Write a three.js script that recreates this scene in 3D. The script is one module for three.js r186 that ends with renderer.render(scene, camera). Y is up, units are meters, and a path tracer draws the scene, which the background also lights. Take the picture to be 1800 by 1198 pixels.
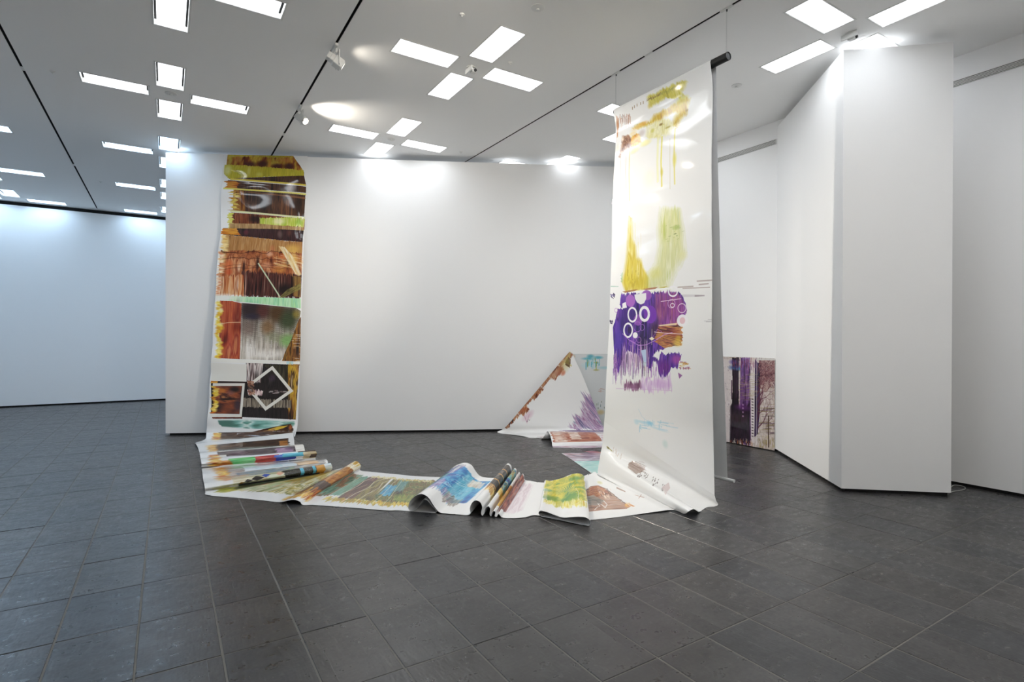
import * as THREE from 'three';
import { mergeGeometries } from 'three/addons/utils/BufferGeometryUtils.js';
import { RoundedBoxGeometry } from 'three/addons/geometries/RoundedBoxGeometry.js';
import { RectAreaLightUniformsLib } from 'three/addons/lights/RectAreaLightUniformsLib.js';

RectAreaLightUniformsLib.init();
const scene = new THREE.Scene();

// ---------------------------------------------------------------- camera
const FOCAL = 966.59, EYE = 1.55;
const camera = new THREE.PerspectiveCamera(2 * Math.atan(599 / FOCAL) * 180 / Math.PI, 1800 / 1198, 0.05, 100);
camera.position.set(0, EYE, 0);
camera.rotation.order = 'YXZ';
camera.rotation.set(-0.003654, -0.56138, 0.002721);
camera.updateMatrixWorld(true);

// ---------------------------------------------------------------- light
const renderer = new THREE.WebGLRenderer({ antialias: true });
renderer.toneMapping = THREE.LinearToneMapping;
renderer.toneMappingExposure = 1.0;
renderer.shadowMap.enabled = true;
scene.background = new THREE.Color().setRGB(0.02, 0.02, 0.02);            // closed hall: nothing of the outside shows or lights it
const PANEL_LIGHT = 7.0, PANEL_GLOW = 2.0;                             // recessed ceiling panels
const PANEL_NEUTRAL = [0.93, 0.975, 1.03], PANEL_COOL = [0.86, 1.20, 1.58];   // the lamps over the open side and the far end are bluer
const SPOT_COLOR = [1.0, 0.92, 0.80];                                // track heads are warmer

// ---------------------------------------------------------------- helpers
let seedState = 20240117;
const rnd = () => { seedState = (seedState + 0x6d2b79f5) | 0; let t = Math.imul(seedState ^ (seedState >>> 15), 1 | seedState); t = (t + Math.imul(t ^ (t >>> 7), 61 | t)) ^ t; return ((t ^ (t >>> 14)) >>> 0) / 4294967296; };
const rr = (a, b) => a + (b - a) * rnd();
const V = (x, y, z) => new THREE.Vector3(x, y, z);
const lerp = (a, b, t) => a + (b - a) * t;
const camInv = camera.matrixWorld.clone().invert();
const camX = V(0, 0, 0), camY = V(0, 0, 0), camZ = V(0, 0, 0);
camera.matrixWorld.extractBasis(camX, camY, camZ);
const ray = (px, py) => V(0, 0, 0).addScaledVector(camX, (px - 900) / FOCAL).addScaledVector(camY, (599 - py) / FOCAL).addScaledVector(camZ, -1);
const atY = (px, py, y = 0) => { const d = ray(px, py); return d.multiplyScalar((y - EYE) / d.y).add(V(0, EYE, 0)); };
const atPlane = (px, py, q, n) => { const d = ray(px, py), c = V(0, EYE, 0); return d.clone().multiplyScalar(q.clone().sub(c).dot(n) / d.dot(n)).add(c); };
const toPx = (p) => { const q = p.clone().applyMatrix4(camInv); return [900 + FOCAL * q.x / -q.z, 599 - FOCAL * q.y / -q.z]; };

const usedNames = {};
function numbered(name) { const n = usedNames[name] = (usedNames[name] ?? -1) + 1; return n ? name + '_' + String(n).padStart(3, '0') : name; }
function part(name, geo, mat, parent) { const m = new THREE.Mesh(geo, mat); m.name = name; parent.add(m); return m; }
function thing(name, label, category, group, pos = [0, 0, 0]) {
  const g = new THREE.Group(); g.name = numbered(name); g.position.set(...pos); g.userData = { label, category };
  if (group) g.userData.group = group;
  scene.add(g); return g;
}
function structure(name, label, category, obj) { obj.name = name; obj.userData = { label, category, kind: 'structure' }; scene.add(obj); return obj; }
const box = (w, h, d, x = 0, y = 0, z = 0) => new THREE.BoxGeometry(w, h, d).translate(x, y, z);
const rbox = (w, h, d, r, x = 0, y = 0, z = 0) => new RoundedBoxGeometry(w, h, d, 2, r).translate(x, y, z);
const cyl = (r, h, n = 20, r2 = r) => new THREE.CylinderGeometry(r2, r, h, n);
function planPrism(pts, y0, y1) {                                    // plan outline [x, z] raised from y0 to y1
  const s = new THREE.Shape(pts.map(([x, z]) => new THREE.Vector2(x, -z)));
  return new THREE.ExtrudeGeometry(s, { depth: y1 - y0, bevelEnabled: false }).rotateX(-Math.PI / 2).translate(0, y0, 0);
}

// smooth noise for textures
function makeNoise(n, seed) {
  let s = seed | 0; const r = () => { s = (s * 1664525 + 1013904223) | 0; return (s >>> 8) / 16777216; };
  const g = new Float32Array(n * n).map(() => r());
  return (x, y) => { const xi = Math.floor(x), yi = Math.floor(y), fx = x - xi, fy = y - yi, u = fx * fx * (3 - 2 * fx), v = fy * fy * (3 - 2 * fy), m = (k) => ((k % n) + n) % n;
    const a = g[m(yi) * n + m(xi)], b = g[m(yi) * n + m(xi + 1)], c = g[m(yi + 1) * n + m(xi)], d = g[m(yi + 1) * n + m(xi + 1)];
    return a + (b - a) * u + (c - a) * v + (a - b - c + d) * u * v; };
}
function dataTexture(n, fn, srgb) {
  const d = new Uint8Array(n * n * 4);
  for (let y = 0; y < n; y++) for (let x = 0; x < n; x++) { const c = fn(x / n, y / n), i = (y * n + x) * 4; for (let k = 0; k < 3; k++) d[i + k] = Math.max(0, Math.min(255, Math.round(255 * (Array.isArray(c) ? c[k] : c)))); d[i + 3] = 255; }
  const t = new THREE.DataTexture(d, n, n); t.wrapS = t.wrapT = THREE.RepeatWrapping; t.magFilter = THREE.LinearFilter; t.minFilter = THREE.LinearMipmapLinearFilter; t.generateMipmaps = true;
  if (srgb) t.colorSpace = THREE.SRGBColorSpace; t.needsUpdate = true; return t;
}

// ---------------------------------------------------------------- materials
const n64 = makeNoise(64, 7), n128 = makeNoise(128, 11), n256 = makeNoise(256, 23);
const plasterBump = dataTexture(512, (u, v) => 0.5 + 0.28 * (n128(u * 128, v * 128) - 0.5) + 0.3 * (n256(u * 256, v * 256) - 0.5));
plasterBump.repeat.set(0.8, 0.8);
const M = {
  wall: new THREE.MeshStandardMaterial({ color: new THREE.Color().setRGB(0.91, 0.91, 0.91), roughness: 0.62, bumpMap: plasterBump, bumpScale: 0.0004 }),
  ceiling: new THREE.MeshStandardMaterial({ color: new THREE.Color().setRGB(0.95, 0.945, 0.93), roughness: 0.8 }),
  black: new THREE.MeshStandardMaterial({ color: 0x0d0d0e, roughness: 0.8 }),
  dark: new THREE.MeshStandardMaterial({ color: 0x2a2a2c, roughness: 0.6 }),
  white: new THREE.MeshStandardMaterial({ color: new THREE.Color().setRGB(0.78, 0.78, 0.76), roughness: 0.45 }),
  panelGlow: [PANEL_NEUTRAL, PANEL_COOL].map((c) => new THREE.MeshStandardMaterial({ color: 0xffffff, roughness: 0.6, emissive: new THREE.Color().setRGB(...c), emissiveIntensity: PANEL_GLOW })),
  lensGlow: new THREE.MeshStandardMaterial({ color: 0xffffff, emissive: new THREE.Color().setRGB(1, 0.93, 0.82), emissiveIntensity: 3 }),
  tubeBlack: new THREE.MeshStandardMaterial({ color: 0x111112, roughness: 0.5 }),
  wire: new THREE.MeshStandardMaterial({ color: 0x9a9a9a, roughness: 0.4, metalness: 0.6 }),
  cord: new THREE.MeshStandardMaterial({ color: 0xb9b9b5, roughness: 0.5 }),
  grout: new THREE.MeshStandardMaterial({ color: new THREE.Color().setRGB(0.18, 0.17, 0.152), roughness: 0.7 }),
};

// slate: cleft relief, dark grey with faint warm and cool drift from stone to stone
const slateH = (u, v) => {
  const w = n64(u * 6, v * 4) * 1.6, r = n128(u * 44 + w * 3, v * 9 + w), f = n256(u * 120 + w * 2, v * 30), t = n64(u * 5 + 3, v * 4 + 9);
  const step = Math.floor((r * 0.5 + t * 0.7) * 5) / 5;
  return 0.5 + 0.05 * (step - 0.5) + 0.30 * (r - 0.5) + 0.16 * (f - 0.5) + 0.22 * (t - 0.5) + 0.08 * (n256(u * 128, v * 128) - 0.5);
};
const slateBump = dataTexture(1024, slateH);
const slateRough = dataTexture(512, (u, v) => 0.215 + 0.14 * n128(u * 16, v * 40) + 0.10 * n256(u * 90, v * 90));
function slateColor(base) {
  return dataTexture(512, (u, v) => {
    const k = 0.80 + 0.30 * n64(u * 6, v * 9) + 0.16 * (n256(u * 60, v * 130) - 0.5), s = n256(u * 200 + 5, v * 200) > 0.965 ? 0.16 : 0, x = n128(u * 70, v * 22) > 0.9 ? 0.05 : 0;
    return base.map((c) => c * k + s * 0.5 + x);
  }, true);
}
const slateTones = [[0.222, 0.22, 0.222], [0.236, 0.23, 0.228], [0.208, 0.21, 0.217], [0.236, 0.227, 0.222], [0.25, 0.245, 0.243]];
M.slate = slateTones.map((c) => new THREE.MeshPhysicalMaterial({ color: 0xffffff, map: slateColor(c), roughness: 1, roughnessMap: slateRough, bumpMap: slateBump, bumpScale: 0.0023, ior: 1.58 }));

// ================================================================ the room
const CEIL = 4.58, WALLTOP = 4.497, XR = 7.161, XL = -4.4, ZF = 2.0, ZB = -16.275, GAP = 0.035;

// ---- floor: slate tiles on a grout bed
{
  const floor = new THREE.Group();
  structure('floor', 'dark grey slate tile floor with pale grout lines', 'floor', floor);
  part('grout_bed', box(XR - XL + 0.3, 0.08, ZF - ZB + 0.3, (XR + XL) / 2, -0.0432, (ZF + ZB) / 2), M.grout, floor).userData.label = 'pale brown-grey grout between the slate tiles';
  const TX = 0.2317 * EYE, TZ = 0.369 * EYE, X0 = -0.08 * EYE, Z0 = -0.846 * EYE, J = 0.0046, JZ = 0.0030, C = 0.0022, TH = 0.016;
  const variants = [];
  for (let k = 0; k < 10; k++) {                                     // chamfered slab with its own crop of the slate texture, edges a little irregular
    const w = TX / 2 - J, d = TZ / 2 - JZ, e = () => rr(-0.0014, 0.0014);
    const b = [[-w + e(), -d + e()], [w + e(), -d + e()], [w + e(), d + e()], [-w + e(), d + e()]], ox = rnd(), oz = rnd(), pos = [], uv = [], idx = [];
    const ring = (inset, y) => b.forEach(([x, z]) => { pos.push(x - Math.sign(x) * inset, y, z - Math.sign(z) * inset); uv.push(ox + x * 0.9, oz + z * 0.9); });
    ring(C, 0); ring(0, -C); ring(0, -TH);
    idx.push(0, 2, 1, 0, 3, 2);
    for (let r = 0; r < 2; r++) for (let i = 0; i < 4; i++) { const a = r * 4 + i, c = r * 4 + (i + 1) % 4; idx.push(a, c, c + 4, a, c + 4, a + 4); }
    const g0 = new THREE.BufferGeometry(); g0.setAttribute('position', new THREE.Float32BufferAttribute(pos, 3)); g0.setAttribute('uv', new THREE.Float32BufferAttribute(uv, 2)); g0.setIndex(idx);
    const g = g0.toNonIndexed(); g.computeVertexNormals(); variants.push(g);
  }
  const cells = [];
  for (let i = Math.floor((XL - X0) / TX); X0 + i * TX < XR; i++) for (let k = Math.floor((ZB - Z0) / TZ); Z0 + k * TZ < ZF; k++) {
    const cx = X0 + (i + 0.5) * TX, cz = Z0 + (k + 0.5) * TZ;
    const q = V(cx, 0, cz).applyMatrix4(camInv), depth = -q.z; let area = 0;
    if (depth > 0.6) { const [px, py] = toPx(V(cx, 0, cz)); const hid = cx > 0.2 && cz < -10.34 + (cx / 0.8918) * 0.4524; if (px > -150 && px < 1950 && py < 1330 && !hid) area = 1 / (depth * depth * depth); }
    cells.push({ cx, cz, area });
  }
  cells.sort((a, b) => b.area - a.area);
  const rest = variants.map(() => []), dummy = new THREE.Object3D();
  cells.forEach((c, i) => {
    const v = Math.floor(rnd() * variants.length), m = Math.floor(rnd() * M.slate.length);
    dummy.position.set(c.cx, rr(-0.0012, 0.0006), c.cz); dummy.rotation.set(rr(-0.0022, 0.0022), rnd() < 0.5 ? 0 : Math.PI, rr(-0.0026, 0.0026));
    if (i < 300) { const t = part(i ? 'tile_' + String(i).padStart(3, '0') : 'tile', variants[v], M.slate[m], floor); t.position.copy(dummy.position); t.rotation.copy(dummy.rotation); }
    else { dummy.updateMatrix(); rest[v].push(dummy.matrix.clone()); }
  });
  const all = []; rest.forEach((ms, v) => ms.forEach((mx) => all.push([v, mx])));
  const geos = all.map(([v, mx]) => { const g = variants[v].clone().applyMatrix4(mx); return g; });
  const far = part('far_tiles', mergeGeometries(geos), M.slate[1], floor); far.userData = { kind: 'stuff', label: 'far slate tiles running back across the hall' };
}

// ---- ceiling with cut-outs for the light panels and the track slots
const lit = (c, z) => z < [-7, -4, 0.5, 0.5][c];                     // panels over the near open side are off the plan
const crossX = [-2.81, 0.039, 2.886, 5.735], crossZ = [-15.96, -13.332, -10.708, -8.084, -5.46, -2.836, -0.212];
const trackX = [-1.372, 1.478, 4.34];
const arms = [];
for (const cx of crossX) for (const cz of crossZ) {
  for (const [dx, dz, w, d] of [[-0.5525, 0, 0.678, 0.303], [0.5525, 0, 0.678, 0.303], [0, -0.5525, 0.303, 0.678], [0, 0.5525, 0.303, 0.678]]) {
    const x = cx + dx, z = cz + dz; if (z - d / 2 < ZB + 0.15 || !lit(crossX.indexOf(cx), cz)) continue; arms.push({ x, z, w, d, col: crossX.indexOf(cx), row: crossZ.indexOf(cz), way: dx < 0 ? 'open-side' : dx > 0 ? 'long-wall-side' : dz < 0 ? 'far' : 'near' });
  }
}
{
  const s = new THREE.Shape([new THREE.Vector2(XL - 0.1, -ZF - 0.1), new THREE.Vector2(XR + 0.14, -ZF - 0.1), new THREE.Vector2(XR + 0.14, -ZB + 0.14), new THREE.Vector2(XL - 0.1, -ZB + 0.14)]);
  const hole = (x0, x1, z0, z1) => s.holes.push(new THREE.Path([new THREE.Vector2(x0, -z0), new THREE.Vector2(x0, -z1), new THREE.Vector2(x1, -z1), new THREE.Vector2(x1, -z0)]));
  for (const a of arms) hole(a.x - a.w / 2, a.x + a.w / 2, a.z - a.d / 2, a.z + a.d / 2);
  for (const x of trackX) hole(x - 0.014, x + 0.014, ZB + 0.06, ZF - 0.1);
  const g = new THREE.ExtrudeGeometry(s, { depth: 0.12, bevelEnabled: false }).rotateX(-Math.PI / 2).translate(0, CEIL, 0);
  const c = new THREE.Group(); structure('ceiling', 'flat pale ceiling with cross-shaped light openings and track slots', 'ceiling', c);
  part('ceiling_board', g, M.ceiling, c);
  part('roof_slab', box(XR - XL + 0.8, 0.12, ZF - ZB + 0.8, (XR + XL) / 2, CEIL + 0.19, (ZF + ZB) / 2), M.ceiling, c);
}

// ---- walls
function wallShape(len, y0, y1, holes, th) {                          // local x along the wall, extruded to +z
  const s = new THREE.Shape([new THREE.Vector2(0, y0), new THREE.Vector2(len, y0), new THREE.Vector2(len, y1), new THREE.Vector2(0, y1)]);
  for (const [a, b, c, d] of holes) s.holes.push(new THREE.Path([new THREE.Vector2(a, c), new THREE.Vector2(a, d), new THREE.Vector2(b, d), new THREE.Vector2(b, c)]));
  return new THREE.ExtrudeGeometry(s, { depth: th, bevelEnabled: false });
}
// far end of the hall: white board stopping short of ceiling and floor, black reveal behind
{
  const g = new THREE.Group(); structure('wall_back', 'cool white far wall with a black shadow gap under the ceiling', 'wall', g);
  part('wall_board', wallShape(XR - XL, GAP, WALLTOP, [], 0.05).translate(XL, 0, ZB - 0.05), M.wall, g);
  part('wall_backing', wallShape(XR - XL + 0.3, -0.05, CEIL + 0.13, [], 0.12).translate(XL - 0.15, 0, ZB - 0.17), M.black, g);
}
structure('wall_left', 'white side wall of the hall', 'wall', new THREE.Mesh(box(0.2, CEIL + 0.18, ZF - ZB + 0.4, XL - 0.1, (CEIL + 0.08) / 2, (ZF + ZB) / 2), M.wall));
structure('wall_front', 'white entrance wall behind the viewer', 'wall', new THREE.Mesh(box(XR - XL + 0.6, CEIL + 0.18, 0.2, (XR + XL) / 2, (CEIL + 0.08) / 2, ZF + 0.1), M.wall));
{
  const g = new THREE.Group(); structure('wall_right', 'long white wall with slot diffusers below the ceiling', 'wall', g);
  part('wall_board', box(0.2, CEIL - GAP + 0.1, ZF - ZB, XR + 0.1, (CEIL + GAP + 0.1) / 2, (ZF + ZB) / 2), M.wall, g);
  structure('baseboard_right', 'black recessed base along the long white wall', 'baseboard', new THREE.Mesh(box(0.16, GAP + 0.02, ZF - ZB, XR + 0.105, GAP / 2 - 0.012, (ZF + ZB) / 2), M.black));
}
// free-standing partition across the hall
const PA = V(-0.008, 0, -10.337), WD = V(0.8918, 0, 0.45243), WN = V(-0.45243, 0, 0.8918);
const onWall = (s, d = 0, y = 0) => V(PA.x + WD.x * s + WN.x * d, y, PA.z + WD.z * s + WN.z * d);
const wallPx = (px, py, d = 0) => atPlane(px, py, onWall(0, d), WN);
{
  const g = new THREE.Group(); structure('wall_middle', 'tall white partition wall with a dark gap at floor and ceiling', 'wall', g);
  const a = onWall(0), b = onWall(8.035), c = V(XR, 0, b.z - 0.14), d = V(a.x + 0.004, 0, a.z - 0.16);
  part('wall_board', planPrism([[a.x, a.z], [b.x, b.z], [c.x, c.z], [d.x, d.z]], GAP, WALLTOP), M.wall, g);
  const a2 = onWall(0.05, -0.03), b2 = onWall(8.0, -0.03), c2 = onWall(8.0, -0.1), d2 = onWall(0.1, -0.1);
  structure('baseboard_middle', 'black recessed base under the white partition', 'baseboard', new THREE.Mesh(planPrism([[a2.x, a2.z], [b2.x, b2.z], [c2.x, c2.z], [d2.x, d2.z]], -0.02, GAP + 0.01), M.black));
}
// folded partition standing out from the right wall
{
  const g = new THREE.Group(); structure('wall_angled', 'white folded partition jutting out from the long wall', 'wall', g);
  const p = [[XR, -4.50], [5.834, -2.954], [6.596, -2.294], [6.70, -2.332], [5.985, -2.955], [XR, -4.33]];
  part('wall_board', planPrism(p, GAP, WALLTOP), M.wall, g);
  const q = [[XR, -4.47], [5.875, -2.953], [6.60, -2.325], [6.665, -2.35], [5.965, -2.955], [XR, -4.36]];
  structure('baseboard_angled', 'black recessed base under the folded partition', 'baseboard', new THREE.Mesh(planPrism(q, -0.02, GAP + 0.01), M.black));
}

// ================================================================ ceiling services
{
  const T = 0.012, housing = (w, d) => { const h = 0.10; return mergeGeometries([box(w, 0.012, d, 0, h, 0), box(w, h, T, 0, h / 2, d / 2 - T / 2), box(w, h, T, 0, h / 2, -d / 2 + T / 2), box(T, h, d - 2 * T, w / 2 - T / 2, h / 2, 0), box(T, h, d - 2 * T, -w / 2 + T / 2, h / 2, 0)]); };
  const kinds = [[0.678, 0.303], [0.303, 0.678]].map(([w, d]) => ({
    housing: housing(w - 0.002, d - 0.002), trim: mergeGeometries([box(w + 0.012, 0.003, 0.014, 0, -0.0018, d / 2 - 0.002), box(w + 0.012, 0.003, 0.014, 0, -0.0018, -d / 2 + 0.002), box(0.014, 0.003, d - 0.018, w / 2 - 0.002, -0.0018, 0), box(0.014, 0.003, d - 0.018, -w / 2 + 0.002, -0.0018, 0)]),
    diffuser: [box(w - 0.028, 0.008, d - 0.028, 0, 0.056, 0), box(w - 0.066, 0.008, d - 0.028, 0, 0.056, 0)], reveal: box(0.019, 0.006, d - 0.028, 0, 0.053, 0), w, d }));
  const ORD = ['first', 'second', 'third', 'fourth', 'fifth', 'sixth', 'seventh', 'eighth', 'ninth'], BAY = ['outside the bare track', 'beside the bare track', 'beside the spotlight track', 'past the tube track'];
  for (const a of arms) {
    const gap = a.col < 2 ? 1 : 0, cool = a.col === 0 || (a.col === 1 && a.z < -9.3) ? 1 : 0, k = kinds[a.w > a.d ? 0 : 1], o = thing('ceiling_light', `${a.way} panel of the ${ORD[a.row]} light cross from the far wall, ${BAY[a.col]}`, 'ceiling light', 'recessed light panels in crosses on the ceiling', [a.x, CEIL, a.z]);
    part('housing', k.housing, M.white, o); part('trim', k.trim, M.white, o); part('diffuser', k.diffuser[gap], M.panelGlow[cool], o).userData.label = 'glowing white diffuser';
    if (gap) for (const s of [-1, 1]) { const r = part('reveal', k.reveal, M.black, o); r.position.x = s * (k.w / 2 - 0.0225); }
    const l = new THREE.RectAreaLight(new THREE.Color().setRGB(...(cool ? PANEL_COOL : PANEL_NEUTRAL)), PANEL_LIGHT, k.w - (gap ? 0.068 : 0.03), k.d - 0.03); l.position.set(0, 0.049, 0); l.rotation.x = -Math.PI / 2; o.add(l);
  }
}
// track slots
trackX.forEach((x, i) => {
  const o = thing('lighting_track', ['thin dark lighting track in the ceiling above the open side', 'dark ceiling track carrying two white spot heads', 'dark ceiling track holding the wires of the black tube'][i], 'lighting track', null, [x, CEIL, 0]);
  const L = ZF - ZB - 0.3, zc = (ZF + ZB) / 2;
  part('channel', mergeGeometries([box(0.027, 0.01, L, 0, 0.055, zc), box(0.006, 0.05, L, -0.0105, 0.03, zc), box(0.006, 0.05, L, 0.0105, 0.03, zc)]), M.black, o);
  for (const z of [[-8.2, -12.27], [-8.75, -3.1], [-4.19]][i]) part('coupler', rbox(0.026, 0.006, 0.11, 0.002, 0, 0.002, z), M.white, o);
});
// spot heads: two in view, five more on the same tracks behind the viewpoint
[[1, -5.82, 'white box spot head on the track, nearer the light cross with a sensor', V(4.0, -2.2, 0.3), 0.75, 8, 0.35], [1, -7.58, 'white box spot head on the track with a glowing lens, close to the partition', V(2.45, -2.7, 3.6), 0.66, 54, 4.6],
  [1, -2.4, 'white box spot head aimed at the middle of the partition', V(1.9, -2.2, -6.3), 0.66, 24, 0], [2, -2.2, 'white box spot head aimed at the brown hanging scroll', V(-2.9, -2.1, -7.3), 0.27, 52, 0], [1, 0.2, 'white box spot head aimed at the folded partition', V(4.6, -2.2, -2.9), 0.44, 13, 0],
  [2, -0.8, 'white box spot head beside the tube track end, turned to the entrance wall', V(-0.6, -2.2, 2.8), 0.75, 18, 0], [1, -1.0, 'white box spot head turned back to the entrance wall', V(-1.5, -2.2, 3.0), 0.85, 50, 0]].forEach(([tr, z, label, aim, cone, power, spill], i) => {
  const o = thing('track_spotlight', label, 'spotlight', 'spot heads on the middle ceiling track', [trackX[tr], CEIL, z]);
  part('adapter', rbox(0.034, 0.03, 0.17, 0.006, 0, -0.016, 0), M.white, o);
  const yoke = new THREE.Group(); yoke.name = 'yoke'; o.add(yoke);
  part('stem', cyl(0.011, 0.05).translate(0.012, -0.05, 0.02), M.white, o);
  const y = part('yoke_arm', mergeGeometries([rbox(0.012, 0.15, 0.028, 0.003, 0.03, -0.13, 0.065), rbox(0.012, 0.15, 0.028, 0.003, 0.03, -0.13, -0.065), rbox(0.012, 0.02, 0.15, 0.004, 0.03, -0.066, 0)]), M.white, o); y.userData.label = 'white U-shaped yoke'; o.remove(yoke);
  const dir = aim.normalize();
  const q = new THREE.Quaternion().setFromUnitVectors(V(1, 0, 0), dir);
  const body = mergeGeometries([rbox(0.10, 0.095, 0.105, 0.012), rbox(0.05, 0.075, 0.085, 0.012, -0.065, 0, 0)]);
  const b = part('lamp_body', body, M.white, o); b.position.set(0.035, -0.165, 0); b.quaternion.copy(q);
  part('rim', new THREE.TorusGeometry(0.042, 0.006, 8, 28).rotateY(Math.PI / 2).translate(0.052, 0, 0), M.white, b);
  part('lens', cyl(0.039, 0.006, 28).rotateZ(Math.PI / 2).translate(0.053, 0, 0), M.lensGlow, b).userData.label = 'glowing round lens';
  const fins = []; for (let k = -3; k <= 3; k++) fins.push(box(0.04, 0.07, 0.003, -0.1, 0, k * 0.011)); part('cooling_fins', mergeGeometries(fins), M.white, b);
  const l = new THREE.SpotLight(new THREE.Color().setRGB(...SPOT_COLOR), power, 0, cone, 1, 2);
  l.position.set(0.035 + dir.x * 0.066, -0.165 + dir.y * 0.066, dir.z * 0.066); l.castShadow = true; l.shadow.radius = 2; l.shadow.mapSize.set(1024, 1024);
  o.add(l); l.target.position.set(l.position.x + dir.x, l.position.y + dir.y, l.position.z + dir.z); o.add(l.target); l.target.name = 'aim_point';
  if (!spill) return;
  const s = new THREE.SpotLight(l.color, spill, 0, 0.8, 1, 2); s.position.copy(l.position); s.castShadow = true; s.shadow.radius = 2; o.add(s);   // stray light round the lens rim
  s.target.position.set(l.position.x + 1, l.position.y + 0.55, l.position.z + 0.1); s.target.name = 'spill_aim'; o.add(s.target);
});
// little devices at the centres of the crosses
function sensor(x, z, label) {
  const o = thing('ceiling_sensor', label, 'ceiling sensor', null, [x, CEIL, z]);
  part('base_plate', cyl(0.055, 0.008, 28).translate(0, -0.004, 0), M.white, o);
  part('bracket', rbox(0.016, 0.05, 0.15, 0.004, -0.03, -0.03, 0), M.white, o);
  part('head', rbox(0.06, 0.045, 0.07, 0.01, 0.025, -0.032, 0.0), M.white, o);
  part('eye', mergeGeometries([cyl(0.016, 0.014, 16).rotateX(Math.PI / 2).translate(0.03, -0.036, 0.04), box(0.07, 0.006, 0.008, 0.02, -0.012, -0.048)]), M.dark, o);
}
sensor(2.886, -5.46, 'small white bracketed device amid the light cross beside the spot heads');
sensor(5.735, -2.836, 'small white bracketed device amid the light cross above the folded partition');
sensor(0.0, -15.35, 'small dark-eyed device on the ceiling by the far wall');
function disc(x, z, r, label, group) {
  const o = thing('ceiling_disc', label, 'ceiling cap', group, [x, CEIL, z]);
  part('plate', new THREE.LatheGeometry([[0, -0.014], [r * 0.55, -0.014], [r * 0.62, -0.010], [r * 0.95, -0.007], [r, -0.004], [r, 0]].map(([a, b]) => new THREE.Vector2(a, b)), 28), M.white, o);
  part('nozzle', cyl(r * 0.25, 0.012, 14).translate(0, -0.019, 0), M.white, o);
}
disc(2.874, -4.145, 0.06, 'round white cap on the ceiling in front of the large light cross');
disc(5.76, -4.14, 0.06, 'round white cap on the ceiling beside the black tube');
disc(0.05, -8.03, 0.065, 'round white cap amid the light cross over the open side');
disc(2.89, -8.06, 0.06, 'round white cap amid the light cross over the partition');
for (const [x, z, l] of [[-1.097, -8.09, 'tiny white sprinkler cap beside the bare ceiling track'], [2.337, -4.61, 'tiny white sprinkler cap by the largest full light cross'], [4.044, -8.0, 'tiny white sprinkler cap by the tube track above the partition'], [3.193, -5.13, 'tiny white sprinkler cap tucked between two light panels'], [-1.08, -13.3, 'tiny white sprinkler cap on the ceiling near the far wall']]) disc(x, z, 0.024, l, 'tiny sprinkler caps on the ceiling');

// slot diffusers in the right wall
function slotDiffuser(z0, z1, label) {
  const L = z1 - z0, o = thing('slot_diffuser', label, 'air vent', null, [XR, 4.295, (z0 + z1) / 2]);
  part('recess', box(0.006, 0.066, L, -0.002, 0, 0), M.black, o);
  for (let k = 0; k < 6; k++) part('bar', box(0.009, k % 5 ? 0.0062 : 0.004, L, -0.007, -0.031 + k * 0.0124, 0), M.white, o);
  for (const s of [-1, 1]) part('end_cap', box(0.01, 0.066, 0.008, -0.007, 0, s * (L / 2)), M.white, o);
}
slotDiffuser(-6.62, -4.515, 'grey slotted air diffuser on the wall between hanging scroll and folded partition');
slotDiffuser(-4.25, 2.0, 'black slotted air diffuser on the wall beyond the folded partition');

// black tube and its wires
const TUBE_Y = 4.135, TUBE_R = 0.038;
{
  const o = thing('hanging_tube', 'black cardboard tube hung level from the ceiling by thin wires', 'tube', null, [trackX[2], TUBE_Y, -3.95]);
  part('tube_wall', new THREE.LatheGeometry([[TUBE_R - 0.005, -0.745], [TUBE_R, -0.745], [TUBE_R, 0.745], [TUBE_R - 0.005, 0.745], [TUBE_R - 0.005, -0.745]].map(([a, b]) => new THREE.Vector2(a, b)), 36).rotateX(Math.PI / 2), M.tubeBlack, o);
  for (const s of [-1, 1]) part('end_plug', cyl(TUBE_R - 0.006, 0.012, 28).rotateX(Math.PI / 2).translate(0, 0, s * 0.735), M.tubeBlack, o);
  for (const [z, label] of [[-4.69, 'thin wire from ceiling clip to far end of the black tube'], [-3.228, 'thin wire from ceiling clip to bare end of the black tube']]) {
    const w = thing('hanging_wire', label, 'wire', null, [trackX[2], CEIL, z]);
    part('cable', cyl(0.0011, CEIL - TUBE_Y - TUBE_R - 0.014, 6).translate(0, -(CEIL - TUBE_Y - TUBE_R - 0.014) / 2, 0), M.wire, w);
    part('clip', rbox(0.03, 0.012, 0.13, 0.003, 0, -0.004, 0), M.white, w);
    part('gripper', cyl(0.006, 0.02, 12).translate(0.004, -0.018, 0.0), M.dark, w);
    part('hook', new THREE.TorusGeometry(0.006, 0.0012, 6, 18), M.wire, w).position.y = TUBE_Y - CEIL + TUBE_R + 0.009;
  }
}
// cord lying behind the folded partition
{
  const pts = [[1668, 866, 0.004], [1676, 863, 0.006], [1688, 861.5, 0.005], [1697, 858, 0.006], [1694, 853, 0.008], [1684, 851, 0.006], [1675, 853, 0.012], [1670, 857, 0.004]].map(([x, y, h]) => { const p = atY(x, y, h); p.x = Math.min(p.x, XR - 0.03); return p; });
  const o = thing('power_cord', 'pale thin cord looped on the floor behind the folded partition', 'cord');
  part('cable', new THREE.TubeGeometry(new THREE.CatmullRomCurve3(pts), 60, 0.004, 8), M.cord, o);
}

// ================================================================ printed paper
const paperBack = new THREE.MeshPhysicalMaterial({ color: new THREE.Color().setRGB(0.84, 0.845, 0.85), roughness: 0.5, clearcoat: 0.15, clearcoatRoughness: 0.4 });
const wn1 = makeNoise(64, 91), wn2 = makeNoise(64, 37);

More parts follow.
